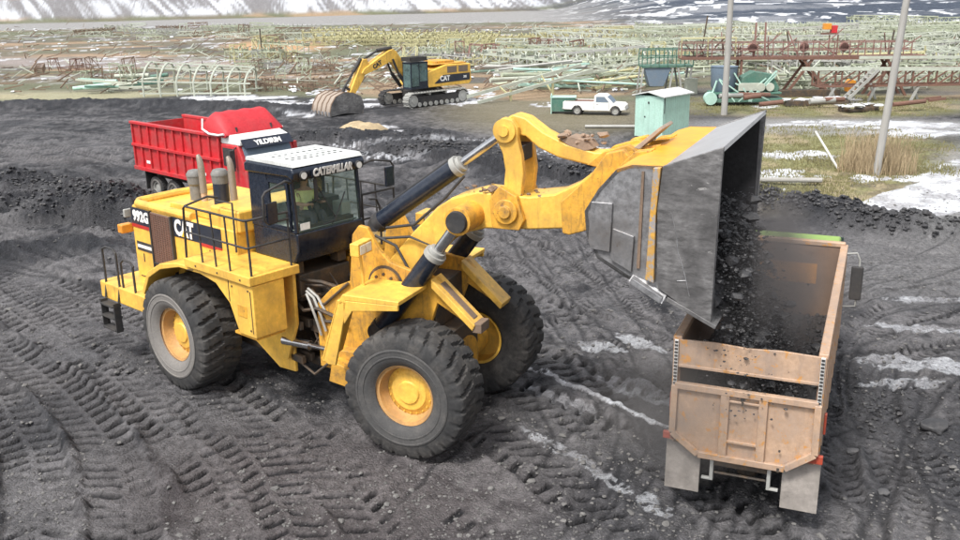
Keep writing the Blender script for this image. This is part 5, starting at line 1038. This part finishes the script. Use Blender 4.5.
# small green container behind the pickup
q_ = at(564, 114); gb = thing('scrap_skip', 'small green metal box standing behind the white pickup', 'container', (q_.x, q_.y + .6, gz(q_.x, q_.y + .6)), -.1)
b = MB(); b.prism([(-.75, .15), (-.85, 1.1), (.85, 1.1), (.75, .15)], -.5, .5); b.build('box', m_dgreen, gb, bevel=.03)
b = MB(); b.box(-.9, .9, -.55, .55, 1.1, 1.16); b.box(-.86, -.8, -.56, .56, 0, 1.3); b.build('rim', m_green, gb)
# ------------------------------------------------------------------ shed
sh = thing('site_shed', 'mint green sheet metal shed with low pitched roof beside the bucket', 'shed', (10.64, 54.2, gz(10.64, 54.2)), radians(45))
b = MB(); b.box(0, 2.75, 0, 1.95, .05, 2.45); b.build('shed_wall', m_green, sh, bevel=.01)
b = MB()
for k in range(12): b.box(.12 + k * .22, .15 + k * .22, -.012, -.001, .1, 2.4)
for k in range(5): b.box(-.012, -.001, .2 + k * .38, .22 + k * .38, .1, 2.4)
b.build('wall_seams', m_green, sh)
b = MB(); b.prism([(-.15, 2.42), (.975, 2.66), (2.1, 2.42), (2.1, 2.48), (.975, 2.73), (-.15, 2.48)], -.15, 2.95, 'x'); b.build('shed_roof', m_roof, sh)
b = MB(); b.box(-.03, -.005, .95, 1.05, 2.0, 2.12); b.box(-.03, -.005, 1.2, 1.28, 1.2, 1.28); b.build('vent_hole', m_blkm, sh)
b = MB(); b.pipe([(.12, -.03, 2.4), (.12, -.03, 1.9), (.1, -.03, 1.5)], .02); b.build('cable', m_blkm, sh)
q_ = at(638, 134); yf = thing('yellow_rack', 'narrow yellow tubular rack standing against the left side of the mint green shed', 'rack', (q_.x + .05, q_.y - .1, gz(q_.x, q_.y)), radians(20))
for x in (0, .42): b = MB(); b.box(x, x + .1, 0, .1, 0, 1.75); b.build('post', m_pyel, yf)
for k in range(5): b = MB(); b.box(.1, .42, .02, .07, .25 + k * .34, .33 + k * .34); b.build('rung', m_pyel, yf)

# ------------------------------------------------------------------ poles
for px, py, lean, lab in [(724, 115, 0.0, 'grey concrete utility pole rising behind the raised bucket left of the rusty gantry'), (876, 175, -.065, 'slightly leaning grey concrete utility pole standing in the dry reeds')]:
    q_ = at(px, py); pz = thing('utility_pole', lab, 'pole', (q_.x, q_.y, gz(q_.x, q_.y) - .1), 0, None); pz.rotation_euler = (0, -lean, 0)
    r0 = .22 if px < 800 else .18
    b = MB(); b.tube((0, 0, 0), (0, 0, 13), r0, r0 * .72, n=18); b.build('shaft', m_conc, pz)
    b = MB(); b.bar((-1.1, 0, 12.3), (1.1, 0, 12.3), .12, .12); b.build('crossarm', m_greyst, pz)
    for x in (-.95, 0, .95):
        b = MB(); b.lathe([(.05, 0), (.09, .05), (.05, .1), (.09, .15), (.04, .2), (0, .22)], (x, 0, 12.36), (0, 0, 1), 12); b.build('insulator', m_white, pz)
q0, q1 = at(838, 168), at(815, 138); p0 = Vector((q0.x, q0.y, gz(q0.x, q0.y))); b = MB(); b.tube((0, 0, 0), (-1.1, .4, 1.75), .06, .05, n=8); st_ = b.build('leaning_stake', m_white, None); st_.location = p0; tag(st_, 'thin white post leaning to the left in the snowy grass', 'post')
# lying pipes by the road
b = MB(); b.tube((0, 0, .1), (3.2, -.5, .12), .11, n=10); st_ = b.build('fallen_post', m_conc, None); q0 = at(746, 184); st_.location = (q0.x, q0.y, gz(q0.x, q0.y)); tag(st_, 'pale post lying on the grass right behind the falling coal', 'post')
b = MB(); b.tube((0, 0, .12), (5.4, -.6, .12), .10, n=10); st_ = b.build('long_pole', m_greyst, None); q0 = at(585, 128); st_.location = (q0.x, q0.y, gz(q0.x, q0.y)); tag(st_, 'long pale pole lying across the mud left of the shed', 'pole')
# single big rocks
m_stone2 = worn('grey_rock', (.075, .075, .08), .8, dirt=(.15, .14, .135), damt=.7, dscale=5, bump=.5, bscale=9)
for px, py, r, lab in [(932, 430, .34, 'large flat dark rock at the right edge of the foreground'), (884, 490, .16, 'grey stone lying right of the truck mud flap'), (700, 500, .10, 'small pale stone behind the left mud flap of the beige truck'), (853, 452, .14, 'dark stone between the truck and the large flat rock')]:
    q0 = at(px, py); b = MB(); b.rock((0, 0, 0), r, px, .55); ro = b.build('rock', m_coalb if r > .2 else m_stone2, None, bevel=r * .12, smooth=60); ro.location = (q0.x, q0.y, gz(q0.x, q0.y) + r * .2); tag(ro, lab, 'rock')

# ------------------------------------------------------------------ loose stones and clods on the ground
m_stone = worn('loose_stones', (.15, .145, .14), .85, dirt=(.03, .03, .03), damt=.9, dscale=2.0)
rnd = random.Random(31); b = MB()
for k in range(26000):
    r_k = 11.5 + 34 * rnd.random() ** 1.7; a_k = radians(rnd.uniform(-33, 33)); x, y = r_k * sin(a_k), r_k * cos(a_k)
    d_ = float(fbm(np.array([x]), np.array([y]), 2.2, 3, 77)[0])
    if d_ < .34 + .12 * rnd.random(): continue
    s_k = min(.10, .009 + rnd.expovariate(1 / .012)); b.rock((x, y, gz(x, y) + s_k * .2), s_k, k)
st_ = b.build('loose_stones', m_stone, None, smooth=0); tag(st_, 'scattered small stones and coal crumbs over the muddy ground', 'stones', None, 'stuff')
b = MB()
for pts, wd, cnt, sz in [([(742, 207), (800, 214), (860, 228), (905, 234), (990, 242)], .9, 520, .15), ([(400, 152), (450, 152), (500, 164), (560, 180), (610, 188)], 1.6, 480, .17), ([(-30, 188), (40, 198), (90, 206), (135, 222)], 2.0, 620, .15), ([(-20, 212), (60, 218), (130, 230)], 1.5, 260, .12), ([(850, 400), (900, 420), (980, 470)], 1.3, 240, .08), ([(300, 140), (440, 140)], 1.6, 150, .13)]:
    ln_ = W(pts)
    for k in range(cnt * 3):
        i = rnd.randrange(len(ln_) - 1); f = rnd.random(); x = ln_[i][0] * (1 - f) + ln_[i + 1][0] * f + rnd.gauss(0, wd * .5); y = ln_[i][1] * (1 - f) + ln_[i + 1][1] * f + rnd.gauss(0, wd * .5)
        s_k = sz * (.12 + rnd.random() ** 3 * .8); b.rock((x, y, gz(x, y) + s_k * .25), s_k, k)
st_ = b.build('coal_clods', m_coalb, None, smooth=0); tag(st_, 'black coal clods piled in low ridges along the edges of the yard', 'coal', None, 'stuff')
# ------------------------------------------------------------------ dry reeds and short grass
def blades(name, mat, pts, h, w_, n_, spread, label, cat, kind, group=None, seed=1):
    rnd = random.Random(seed); vs = []; fs = []
    for (x0, y0, s) in pts:
        for k in range(n_):
            a = rnd.random() * 6.28; rr = spread * s * sqrt(rnd.random()); x, y = x0 + rr * cos(a), y0 + rr * sin(a); z = gz(x, y) - .02; hh = h * rnd.uniform(.4, 1.1) * s; l = rnd.uniform(-.3, .3) * hh; l2 = rnd.uniform(-.3, .3) * hh; t = rnd.random() * 3.14; dx, dy = cos(t) * w_ / 2, sin(t) * w_ / 2
            i = len(vs); vs += [(x - dx, y - dy, z), (x + dx, y + dy, z), (x + l * .4 + dx * .7, y + l2 * .4 + dy * .7, z + hh * .6), (x + l * .4 - dx * .7, y + l2 * .4 - dy * .7, z + hh * .6), (x + l, y + l2, z + hh)]; fs += [(i, i + 1, i + 2, i + 3), (i + 3, i + 2, i + 4)]
    b = MB(); b.v = vs; b.f = fs; o = b.build(name, mat, None, smooth=0, raw=True); tag(o, label, cat, group, kind); return o
R1 = [at(x, y) for x, y in [(856, 170), (862, 166), (872, 172), (884, 168), (892, 172), (868, 160), (886, 160)]]
blades('dry_reeds', m_reed, [(p.x, p.y, rnd.uniform(.7, 1.1)) for p in R1], 1.5, .03, 300, 1.2, 'tan dry reeds growing round the foot of the leaning pole', 'reeds', 'stuff', None, 2)
gp = []
for k in range(800):
    px, py = rnd.uniform(690, 950), rnd.uniform(98, 215)
    if ((px - 820) / 145) ** 2 + ((py - 168) / 44) ** 2 > 1 and not (98 < py < 116): continue
    if px > 850 and py > 186 - (px - 850) * .12 and py > 116: continue
    p = at(px, py); gp.append((p.x, p.y, rnd.uniform(.5, 1.3)))
blades('short_grass', m_grass, gp, .16, .05, 40, .8, 'short yellow green grass beside the road at the right', 'grass', 'stuff', None, 3)
# ------------------------------------------------------------------ scrap yard: dismantled conveyor frames
def conveyor_frame(L, w_, h, seed, hoops=True, diag=True):
    rnd = random.Random(seed); b = MB(); t = .095
    for y in (-w_ / 2, w_ / 2):
        b.bar((-L / 2, y, h), (L / 2, y, h), t * 1.3, t * 1.6); b.bar((-L / 2, y, .15), (L / 2, y, .15), t, t)
        n = max(2, int(L / 1.5))
        for k in range(n + 1):
            x = -L / 2 + L * k / n; b.bar((x, y, 0), (x, y, h), t, t)
            if diag and k < n: b.bar((x, y, .15 if k % 2 else h), (x + L / n, y, h if k % 2 else .15), t * .8, t * .8)
    n = max(3, int(L / 1.1))
    for k in range(n + 1):
        x = -L / 2 + L * k / n + rnd.uniform(-.08, .08)
        b.bar((x, -w_ / 2, h), (x, w_ / 2, h), t, t)
        if hoops: b.bar((x, -w_ / 2, h), (x, -w_ / 2 - .25, h + .45), t * 1.2, t); b.bar((x, w_ / 2, h), (x, w_ / 2 + .25, h + .45), t * 1.2, t); b.bar((x + .1, -w_ / 2, h + .2), (x + .1, w_ / 2, h + .2), t * 1.6, t * 1.6)
    return b
def box_truss(L, w_, h, seed):
    b = MB(); t = .11; n = max(3, int(L / 1.6))
    for y in (-w_ / 2, w_ / 2):
        for z in (.05, h): b.bar((-L / 2, y, z), (L / 2, y, z), t * 1.2, t * 1.2)
        for k in range(n + 1):
            x = -L / 2 + L * k / n; b.bar((x, y, 0), (x, y, h), t, t)
            if k < n: b.bar((x, y, .05), (x + L / n, y, h), t * .8, t * .8)
    for k in range(n + 1):
        x = -L / 2 + L * k / n
        for z in (.05, h): b.bar((x, -w_ / 2, z), (x, w_ / 2, z), t, t)
        if k < n: b.bar((x, -w_ / 2, h), (x + L / n, w_ / 2, h), t * .7, t * .7)
    return b
def tall_frame(seed):
    rnd = random.Random(seed); b = MB(); h = rnd.uniform(1.8, 2.8); w_ = rnd.uniform(1.4, 2.4); t = .10
    for x in (0, 1.6):
        b.bar((x, -w_ / 2, 0), (x + .2, -w_ / 2 * .8, h), t, t); b.bar((x, w_ / 2, 0), (x + .2, w_ / 2 * .8, h), t, t); b.bar((x + .2, -w_ / 2, h), (x + .2, w_ / 2, h), t, t * 1.4); b.bar((x, -w_ / 2, .2), (x + .2, w_ / 2 * .8, h), t * .7, t * .7)
    for y in (-w_ / 2, w_ / 2): b.bar((0, y, .5), (1.6, y, .5), t, t); b.bar((.2, y * .8, h), (1.8, y * .8, h), t, t); b.bar((0, y, .5), (1.8, y * .8, h), t * .7, t * .7)
    return b
protos = []
k = 0
for L, w_, h, kind in [(9, 1.4, .9, 0), (12, 1.5, 1.0, 0), (7, 1.3, 1.1, 0), (10, 1.6, 1.3, 1), (13, 1.8, 1.5, 1), (6, 1.2, .9, 1), (0, 0, 0, 2), (1, 0, 0, 2)]:
    mb = conveyor_frame(L, w_, h, k, True, k % 2 == 0) if kind == 0 else (box_truss(L, w_, h, k) if kind == 1 else tall_frame(k + 3))
    o = mb.build('proto', m_pgreen, None, smooth=0); protos.append(o.data); bpy.data.objects.remove(o); k += 1
MESH = {}
def mesh_with(i, mat):
    key = (i, mat.name)
    if key not in MESH: me_ = protos[i].copy(); me_.materials.clear(); me_.materials.append(mat); me_.name = 'conveyor_frame'; MESH[key] = me_
    return MESH[key]
rnd = random.Random(77)
CW = {'pale_green_paint': 'pale green', 'faded_green_paint': 'whitish green', 'pale_yellow_paint': 'yellow', 'rusty_steel': 'brown rusty', 'red_rusty_steel': 'reddish rusty', 'grey_galvanised': 'grey', 'mud_caked_steel': 'muddy brown', 'mint_green_paint': 'turquoise', 'dark_green_paint': 'dark green', 'snow': 'snow covered'}
KW = {0: 'conveyor frame with bracket row', 1: 'long conveyor frame with brackets', 2: 'short conveyor frame with brackets', 3: 'lattice box frame', 4: 'long lattice box frame', 5: 'short lattice box frame', 6: 'upright portal frame', 7: 'upright portal frame'}
def where(px, py):
    if px < 60: return 'at the far left edge'
    if px < 150: return 'left of the arched frame'
    if px < 260: return 'behind the arched frame'
    if px < 330: return 'between arched frame and excavator boom'
    if px < 400: return 'behind the excavator boom'
    if px < 460: return 'behind the excavator body'
    if px < 560: return 'right of the excavator'
    if px < 640: return 'behind the white pickup'
    if px < 720: return 'above the mint green shed'
    if px < 800: return 'between first pole and red cabinet'
    if px < 880: return 'between red cabinet and leaning pole'
    return 'right of the leaning pole'
def band(py): return 'farthest rows' if py < 38 else ('far rows' if py < 50 else ('middle rows' if py < 64 else 'nearest rows'))
def scatter(n, x0, x1, y0, y1, mats, kinds, rot=.25, tilt=.05, rows=0, big=1.0):
    for k in range(n):
        px = x0 + (x1 - x0) * (k + .5 + rnd.uniform(-.8, .8)) / n if rows == 0 else rnd.uniform(x0, x1)
        py = rnd.uniform(y0, y1); py = round(py / 4.5) * 4.5 + rnd.gauss(0, .5) if y1 - y0 > 5 else py; p = at(px, py); kd = rnd.choice(kinds); mt = rnd.choice(mats)
        o = bpy.data.objects.new('conveyor_frame' if kd < 3 else ('lattice_frame' if kd < 6 else 'portal_frame'), mesh_with(kd, mt)); COL.objects.link(o)
        o.location = (p.x, p.y, gz(p.x, p.y) + rnd.uniform(-.05, .35)); o.rotation_euler = (rnd.gauss(0, tilt * 2), rnd.gauss(0, tilt), rnd.gauss(0, rot) + (pi if rnd.random() < .5 else 0))
        s = rnd.uniform(.85, 1.15) * big; o.scale = (s, s, s)
        lab = '%s %s %s, %s' % (CW[mt.name], KW[kd], where(px, py), band(py)); tag(o, lab, 'frame', 'steel frames lying in the scrap yard')
PG, PG2, PY, GS, RU, RR, DU = m_pgreen, m_pgreen2, m_pyel, m_greyst, m_rust, m_rustr, m_dust
scatter(112, 545, 975, 33, 72, [PG, PG, PG2, PG2, PG2, PY, GS], [0, 0, 1, 1, 3, 4, 4, 2], .14, rows=1)
scatter(30, 640, 975, 28, 36, [PG2, PG], [0, 1, 3, 4], .15, rows=1)
scatter(42, 90, 325, 28, 42, [PG, PG2, PG2, GS, DU], [0, 2, 3, 5, 6], .2, rows=1, big=.8)
scatter(14, 322, 560, 43, 50, [PY], [0, 1, 0, 2], .04, .01)
scatter(10, 330, 480, 38, 44, [PY], [0, 1], .04, .01)
scatter(34, 400, 650, 50, 68, [PG, PG2, PY, GS], [0, 2, 3, 5, 6], .3, rows=1, big=.85)
scatter(12, 455, 600, 55, 66, [RR, RU], [2, 5, 6, 7], .3, rows=1, big=.8)
scatter(24, 245, 345, 62, 90, [DU, PG, DU, GS], [2, 5, 6, 7], .6, rows=1, big=.55)
scatter(8, 85, 150, 70, 92, [DU, PG], [5, 6, 7], .5, rows=1, big=.6)
scatter(4, 20, 85, 68, 88, [DU, RU], [5, 6], .7, rows=1, big=.6)
scatter(7, 232, 290, 50, 66, [PY, PG], [6, 7, 2], .3, rows=1, big=.9)
scatter(16, 800, 960, 70, 92, [PG, PG2, GS], [0, 1, 3, 5], .12, rows=1)
# broken bits of bars, plates and rollers lying everywhere between the frames
for nm, mt, n_, lab in [('scrap_bits', m_pgreen2, 1300, 'countless whitish green bars and rollers strewn between the scrap frames'), ('rusty_bits', m_dust, 1500, 'countless brown rusty bars and rollers strewn between the scrap frames'), ('snow_lumps', m_snow, 350, 'countless small snow lumps lying between the scrap frames')]:
    b = MB()
    for k in range(n_):
        py = 29 + 66 * rnd.random() ** 1.15
        px = rnd.uniform(-60, 1020)
        if px < 330 and py > 44 and rnd.random() < .6 - .3 * (px > 150): continue
        if 240 < px < 320 and py < 55 and rnd.random() < .8: continue
        if px > 640 and py > 86: continue
        p = at(px, py); z = gz(p.x, p.y); L_ = rnd.uniform(.4, 2.2); a = rnd.gauss(0, .7) if rnd.random() < .7 else rnd.uniform(0, 3.14); zz = rnd.choice((0, 0, .2, .5, .9)); t = rnd.uniform(.05, .12)
        if nm == 'snow_lumps': b.rock((p.x, p.y, z + .1), rnd.uniform(.15, .5), k, .5); continue
        b.bar((p.x, p.y, z + .06 + zz), (p.x + cos(a) * L_, p.y + sin(a) * L_, z + .06 + max(0, zz + rnd.uniform(-.4, .9))), t, t)
    o = b.build(nm, mt, None, smooth=0); tag(o, lab, 'scrap', None, 'stuff')
# heap of long pipes and narrow frames left of the shed
def pipe_pile(n, x0, x1, y0, y1, mats, ang, what, where_, L=(5, 10), seed=3):
    rnd = random.Random(seed)
    for k in range(n):
        p = at(rnd.uniform(x0, x1), rnd.uniform(y0, y1)); L_ = rnd.uniform(*L); b = MB(); r = rnd.uniform(.09, .2)
        kd = rnd.random() < .55; mt = rnd.choice(mats)
        if kd: b.tube((-L_ / 2, 0, 0), (L_ / 2, 0, 0), r, n=10)
        else:
            for y in (-.35, .35): b.bar((-L_ / 2, y, 0), (L_ / 2, y, 0), .12, .16)
            for q in range(int(L_)): b.bar((-L_ / 2 + q + .3, -.35, 0), (-L_ / 2 + q + .3, .35, 0), .08, .08)
        o = b.build('steel_pipe' if kd else 'steel_rail', mt, None); lab = '%s %s %s %s' % (CW[mt.name], what, 'pipe' if kd else 'twin rail', where_); o.location = (p.x, p.y, gz(p.x, p.y) + rnd.uniform(.3, 1.2)); o.rotation_euler = (rnd.gauss(0, .1), rnd.uniform(-.12, .10), ang + rnd.gauss(0, .25)); tag(o, lab, 'pipe' if kd else 'rail', 'pipes and rails ' + where_)
pipe_pile(34, 525, 645, 72, 92, [m_pgreen, m_pgreen2, m_green, m_pyel], .35, 'long', 'in the heap behind the white pickup')
pipe_pile(12, 90, 150, 84, 94, [m_green, m_dgreen, m_pgreen2], .1, 'short', 'lying left of the arched frame', (2, 4.5), 5)
pipe_pile(9, 460, 560, 72, 78, [m_green, m_greyst], .02, 'low', 'lying just right of the excavator', (4, 9), 6)
pipe_pile(8, 690, 960, 106, 112, [m_rust, m_greyst], .1, 'short', 'on the grass before the rusty gantry', (1, 2.5), 8)
pipe_pile(26, 600, 960, 40, 88, [m_pgreen, m_pgreen2, m_pgreen], .0, 'long', 'lying across the crowded frames at the right', (7, 16), 9)
# ramp of two long beams
q_ = at(478, 104); rp = thing('beam_ramp', 'two long pale beams leaning up to the right on posts behind the mud field', 'beam', (q_.x, q_.y, gz(q_.x, q_.y)), .55)
for k, (y, dz) in enumerate([(0, 0), (1.6, .3)]): b = MB(); b.bar((0, y, .1 + dz), (11, y, 1.9 + dz), .16, .24); b.build('beam', m_pgreen2, rp)
for x in (3, 7): b = MB(); b.bar((x, 0, 0), (x, 0, .4 + x * .16), .14, .14); b.build('post', m_pyel, rp); b = MB(); b.bar((x, 0, .3), (x, 1.6, .5 + x * .16), .1, .1); b.build('crossbar', m_pyel, rp)
# arched frame
q_ = at(152, 95); af = thing('arched_frame', 'large pale green frame of arched ribs lying in the scrap left of the excavator', 'frame', (q_.x, q_.y, gz(q_.x, q_.y)), -.06)
for k in range(7):
    b = MB(); x = k * 1.45; sc_h = 1 - .04 * k; P = [(x, -1.7, 0)] + [(x + .3 * sin(pi * j / 10), -1.7 * cos(pi * j / 10), (1.3 + 1.5 * sin(pi * j / 10)) * sc_h) for j in range(11)] + [(x, 1.7, 0)]; b.pipe(P, .085, 6); b.build('rib', m_pgreen2, af, smooth=50)
for y, z in ((-1.7, .3), (-1.7, 1.3), (-1.0, 2.4), (0, 2.8), (1.0, 2.4), (1.7, 1.3)): b = MB(); b.bar((-.3, y, z), (9.2, y, z * .8), .12, .12); b.build('rail', m_pgreen2, af)
for k in range(3): b = MB(); b.bar((k * 3, -1.7, .3), (k * 3 + 2.6, -1.7, 1.3), .08, .08); b.build('brace', m_pgreen, af)
# ------------------------------------------------------------------ rusty gantry walkway
q_ = at(697, 100); gq = thing('rusty_gantry', 'long rusty red steel walkway with railing on slanted legs across the right background', 'gantry', (q_.x, q_.y + 1.5, gz(q_.x, q_.y + 1.5)), -.06)
GL = 17.5; b = MB()
for y in (0, 1.6): b.bar((-1, y, 3.0), (GL, y, 2.85), .14, .2)
for k in range(13): x = -1 + k * 1.5; b.bar((x, 0, 2.98), (x, 1.6, 2.98), .1, .1)
b.box(-1, GL, .1, 1.5, 3.0, 3.04); b.build('deck', m_rust, gq)
for y in (0, 1.6):
    b = MB(); zt = 4.2
    for z in (3.6, 4.15): b.bar((-1, y, z), (GL - 1, y, z - .1), .07, .07)
    for k in range(16): x = -1 + k * 1.15; b.bar((x, y, 3.0), (x, y, 4.15), .07, .07)
    b.build('railing', m_rustr, gq)
b = MB(); b.box(-1.0, 3.2, .2, 1.2, 4.45, 4.52)
for x in (-1, 1, 3.1): b.bar((x, .2, 3), (x, .2, 4.5), .1, .1)
b.build('canopy', m_pyel, gq)
for x0, x1 in ((8.2, 10.6), (9.0, 7.0), (14.5, 16.2), (15.2, 13.4), (3.6, 3.6)):
    for y in (.1, 1.5): b = MB(); b.bar((x0, y, 2.9), (x1, y, 0), .18, .18); b.build('leg', m_rust, gq)
b = MB(); b.box(6.6, 11.2, -.2, .1, 0, .55); b.box(6.6, 11.2, 1.5, 1.8, 0, .4); b.build('foot_beam', m_grime, gq, bevel=.03)
rn = random.Random(5); b = MB()
for k in range(38): x = rn.uniform(0, 16); b.bar((x, rn.uniform(0, 1.6), rn.uniform(2.9, 4.0)), (x + rn.uniform(-1.6, 1.6), rn.uniform(0, 1.6), rn.uniform(2.9, 5.2)), .07, .07)
b.build('bent_bars', m_rustr, gq)
for x in (4.4, 8.3, 11.3): b = MB(); b.lathe([(.3, -.1), (.38, 0), (.3, .1), (.22, 0), (.3, -.1)], (x, .3, 3.75), (0, 1, 0), 18); b.build('pulley', m_rustr, gq)
for x in (4.6, 5.4): b = MB(); b.bar((x, .5, 3), (x + rn.uniform(-.2, .2), .5, 5.6), .12, .12); b.build('mast', m_rustr, gq)
# grey walkway further right
q_ = at(835, 105); gw = thing('grey_walkway', 'brown lattice walkway with pale top rail and stairs at the right behind the leaning pole', 'gantry', (q_.x, q_.y + 2.2, gz(q_.x, q_.y + 2.2)), -.02)
b = box_truss(12, 1.3, 1.2, 3); b.v = [(x + 5.2, y, z + 1.1) for x, y, z in b.v]; b.build('lattice', m_rust, gw)
b = MB(); b.bar((-2, -.7, 2.45), (12.5, -.7, 2.25), .16, .26); b.bar((2, -.75, 3.2), (13.5, -.75, 3.1), .14, .2); b.build('top_rail', m_pgreen2, gw)
for x in (.5, 3.5, 6.6, 10.5):
    for q in (-1, 1): b = MB(); b.bar((x, q * .6, 1.2), (x + q * .5, q * .6, 0), .16, .16); b.build('leg', m_greyst, gw)
b = MB()
for k in range(7): b.box(1.0 + k * .28, 1.25 + k * .28, -1.7, -.8, .25 + k * .3, .30 + k * .3)
b.bar((.9, -1.7, .1), (3.1, -1.7, 2.4), .1, .2); b.bar((.9, -.8, .1), (3.1, -.8, 2.4), .1, .2); b.build('stairs', m_greyst, gw)
# green drive unit with hoppers
q_ = at(705, 104); gu = thing('green_machine', 'dark green scrap machine with round blue grey hopper under the rusty gantry', 'machine', (q_.x, q_.y - .5, gz(q_.x, q_.y - .5)), -.03)
b = MB(); b.box(0, 5.4, -.8, 1.2, .25, .5); b.box(.2, 5.2, -.7, 1.1, .8, .95); b.build('base_frame', m_dgreen, gu, bevel=.03)
b = MB(); b.lathe([(.35, .5), (.9, 1.3), (.95, 2.7), (1.0, 2.75)], (1.2, 0.3, 0), (0, 0, 1), 24); b.build('hopper', m_bluegr, gu, smooth=40)
b = MB(); b.prism([(2.2, .95), (2.4, 2.0), (3.2, 2.4), (4.5, 2.2), (5.1, 1.2), (5.0, .95)], -.4, .8); b.build('housing', m_dgreen, gu, bevel=.05)
b = MB(); b.box(2.1, 3.6, -.7, -.45, 1.05, 1.6); b.tube((3.7, -.75, 1.3), (3.7, -.4, 1.3), .3, n=18); b.tube((4.35, -.75, 1.3), (4.35, -.4, 1.3), .3, n=18); b.build('motor', m_pgreen2, gu, bevel=.03)
b = MB()
for k in range(9): b.bar((rn.uniform(.0, 5), -.8, .3), (rn.uniform(0, 5), -.5, rn.uniform(.9, 2.5)), .09, .09)
b.tube((.1, -.9, .55), (.1, -.3, .55), .45, n=18); b.build('braces', m_green, gu)
q_ = at(650, 96); g2 = thing('green_platform', 'green railed platform on a dented grey hopper left of the first pole', 'machine', (q_.x, q_.y + 2, gz(q_.x, q_.y + 2)), 0)
b = MB(); b.box(-.5, 3.6, -.8, .8, 2.1, 2.25); b.build('deck', m_dgreen, g2)
b = MB()
for z in (2.9, 3.5): b.bar((-.5, -.8, z), (3.6, -.8, z), .08, .08); b.bar((-.5, .8, z), (3.6, .8, z), .08, .08)
for k in range(7): b.bar((-.5 + k * .68, -.8, 2.2), (-.5 + k * .68, -.8, 3.5), .08, .08); b.bar((-.5 + k * .68, .8, 2.2), (-.5 + k * .68, .8, 3.5), .08, .08)
b.build('railing', m_dgreen, g2)
b = MB(); b.prism([(-.3, 2.1), (.2, .6), (1.3, .6), (1.9, 2.1)], -.7, .7); b.build('hopper', m_bluegr, g2, bevel=.03)
for x0, x1 in ((2.4, 2.8), (3.5, 3.3), (2.0, 1.7), (-.4, -.6)):
    for q in (-1, 1): b = MB(); b.bar((x0, q * .7, 2.1), (x1, q * .8, 0), .14, .14); b.build('leg', m_greyst, g2)
b = MB(); b.box(3.0, 3.9, -1.4, -.6, 0, 1.25); b.build('cabinet', m_pgreen2, g2, bevel=.02)
# snow covered sheet scraps and coloured boxes
for px, py, lab in [(825, 104, 'long snow covered scrap plate lying under the grey walkway'), (858, 112, 'low snow covered scrap pile at the foot of the stairs'), (800, 106, 'snow covered beam end beside the slanted gantry legs')]:
    q_ = at(px, py); o = thing('snowy_scrap', lab, 'scrap', (q_.x, q_.y, gz(q_.x, q_.y)), rn.uniform(-.2, .2))
    b = MB()
    for k in range(9): b.box(*(lambda x, y: (x, x + rn.uniform(.5, 1.4), y, y + .4, .05, rn.uniform(.2, .5)))(rn.uniform(-1.3, .9), rn.uniform(-.6, .3)))
    b.build('scrap_metal', m_grime, o, bevel=.02)
    b = MB()
    for k in range(8): b.rock((rn.uniform(-1.3, 1.5), rn.uniform(-.5, .5), .45), rn.uniform(.25, .5), k, .35)
    b.build('snow_cover', m_snow, o, smooth=60)
q_ = at(808, 70); o = thing('switch_cabinet', 'bright yellow and red cabinet standing on the frames above the gantry', 'cabinet', (q_.x - .2, q_.y - 6, 3.9), 0)
b = MB(); b.box(-.7, .0, 0, .5, .3, .85); b.build('yellow_box', m_lampo, o, bevel=.03)
b = MB(); b.box(.05, .6, .1, .6, -.05, .65); b.build('red_box', m_redp, o, bevel=.03)
b = MB(); b.box(-.8, .7, .1, .5, -.15, .0); b.box(-.1, 0, .2, .3, -3.9, -.2); b.box(.7, .8, .2, .3, -3.9, -.2); b.build('stand', m_rust, o)
q_ = at(842, 96); b = MB(); b.prism([(-.35, 0), (-.45, .5), (-.2, .95), (.3, .8), (.4, 0)], -.25, .25); o = b.build('yellow_drum', m_lampo, None, bevel=.04); o.location = (q_.x, q_.y - 1.5, .5 + gz(q_.x, q_.y)); tag(o, 'small orange yellow drum hanging under the grey walkway', 'drum')
# thin poles far away
for k, (px, py, h) in enumerate([(700, 60, 5), (262, 55, 3.5), (885, 75, 4), (792, 60, 3.2)]):
    q_ = at(px, py); b = MB(); b.tube((0, 0, 0), (rn.uniform(-.8, .8), 0, h), .09, n=6); o = b.build('scrap_mast', m_grime, None); o.location = (q_.x, q_.y, gz(q_.x, q_.y))
    tag(o, ['dark leaning mast in the frames above the green platform', 'dark mast left of the yellow row', 'dark leaning mast right of the leaning pole', 'dark leaning mast left of the yellow and red cabinet'][k], 'mast')
# pale yellow dirt mound near the excavator bucket
q_ = at(362, 135); b = MB(); vs = []
for i in range(14):
    for j in range(14):
        x, y = (i - 6.5) / 6.5 * 1.9, (j - 6.5) / 6.5 * 1.1; r2 = (x / 1.9) ** 2 + (y / 1.1) ** 2; vs.append((x, y, max(-.1, .75 * (1 - r2) * (.7 + .6 * float(vnoise(np.array([x * 3.]), np.array([y * 3.]), 3)[0])))))
b.add(vs, [(i * 14 + j, i * 14 + j + 1, (i + 1) * 14 + j + 1, (i + 1) * 14 + j) for i in range(13) for j in range(13)]); o = b.build('sand_pile', m_reed, None, smooth=60); o.location = (q_.x, q_.y, gz(q_.x, q_.y)); tag(o, 'small tan sand pile in the snow patch below the excavator bucket', 'sand', None, 'stuff')
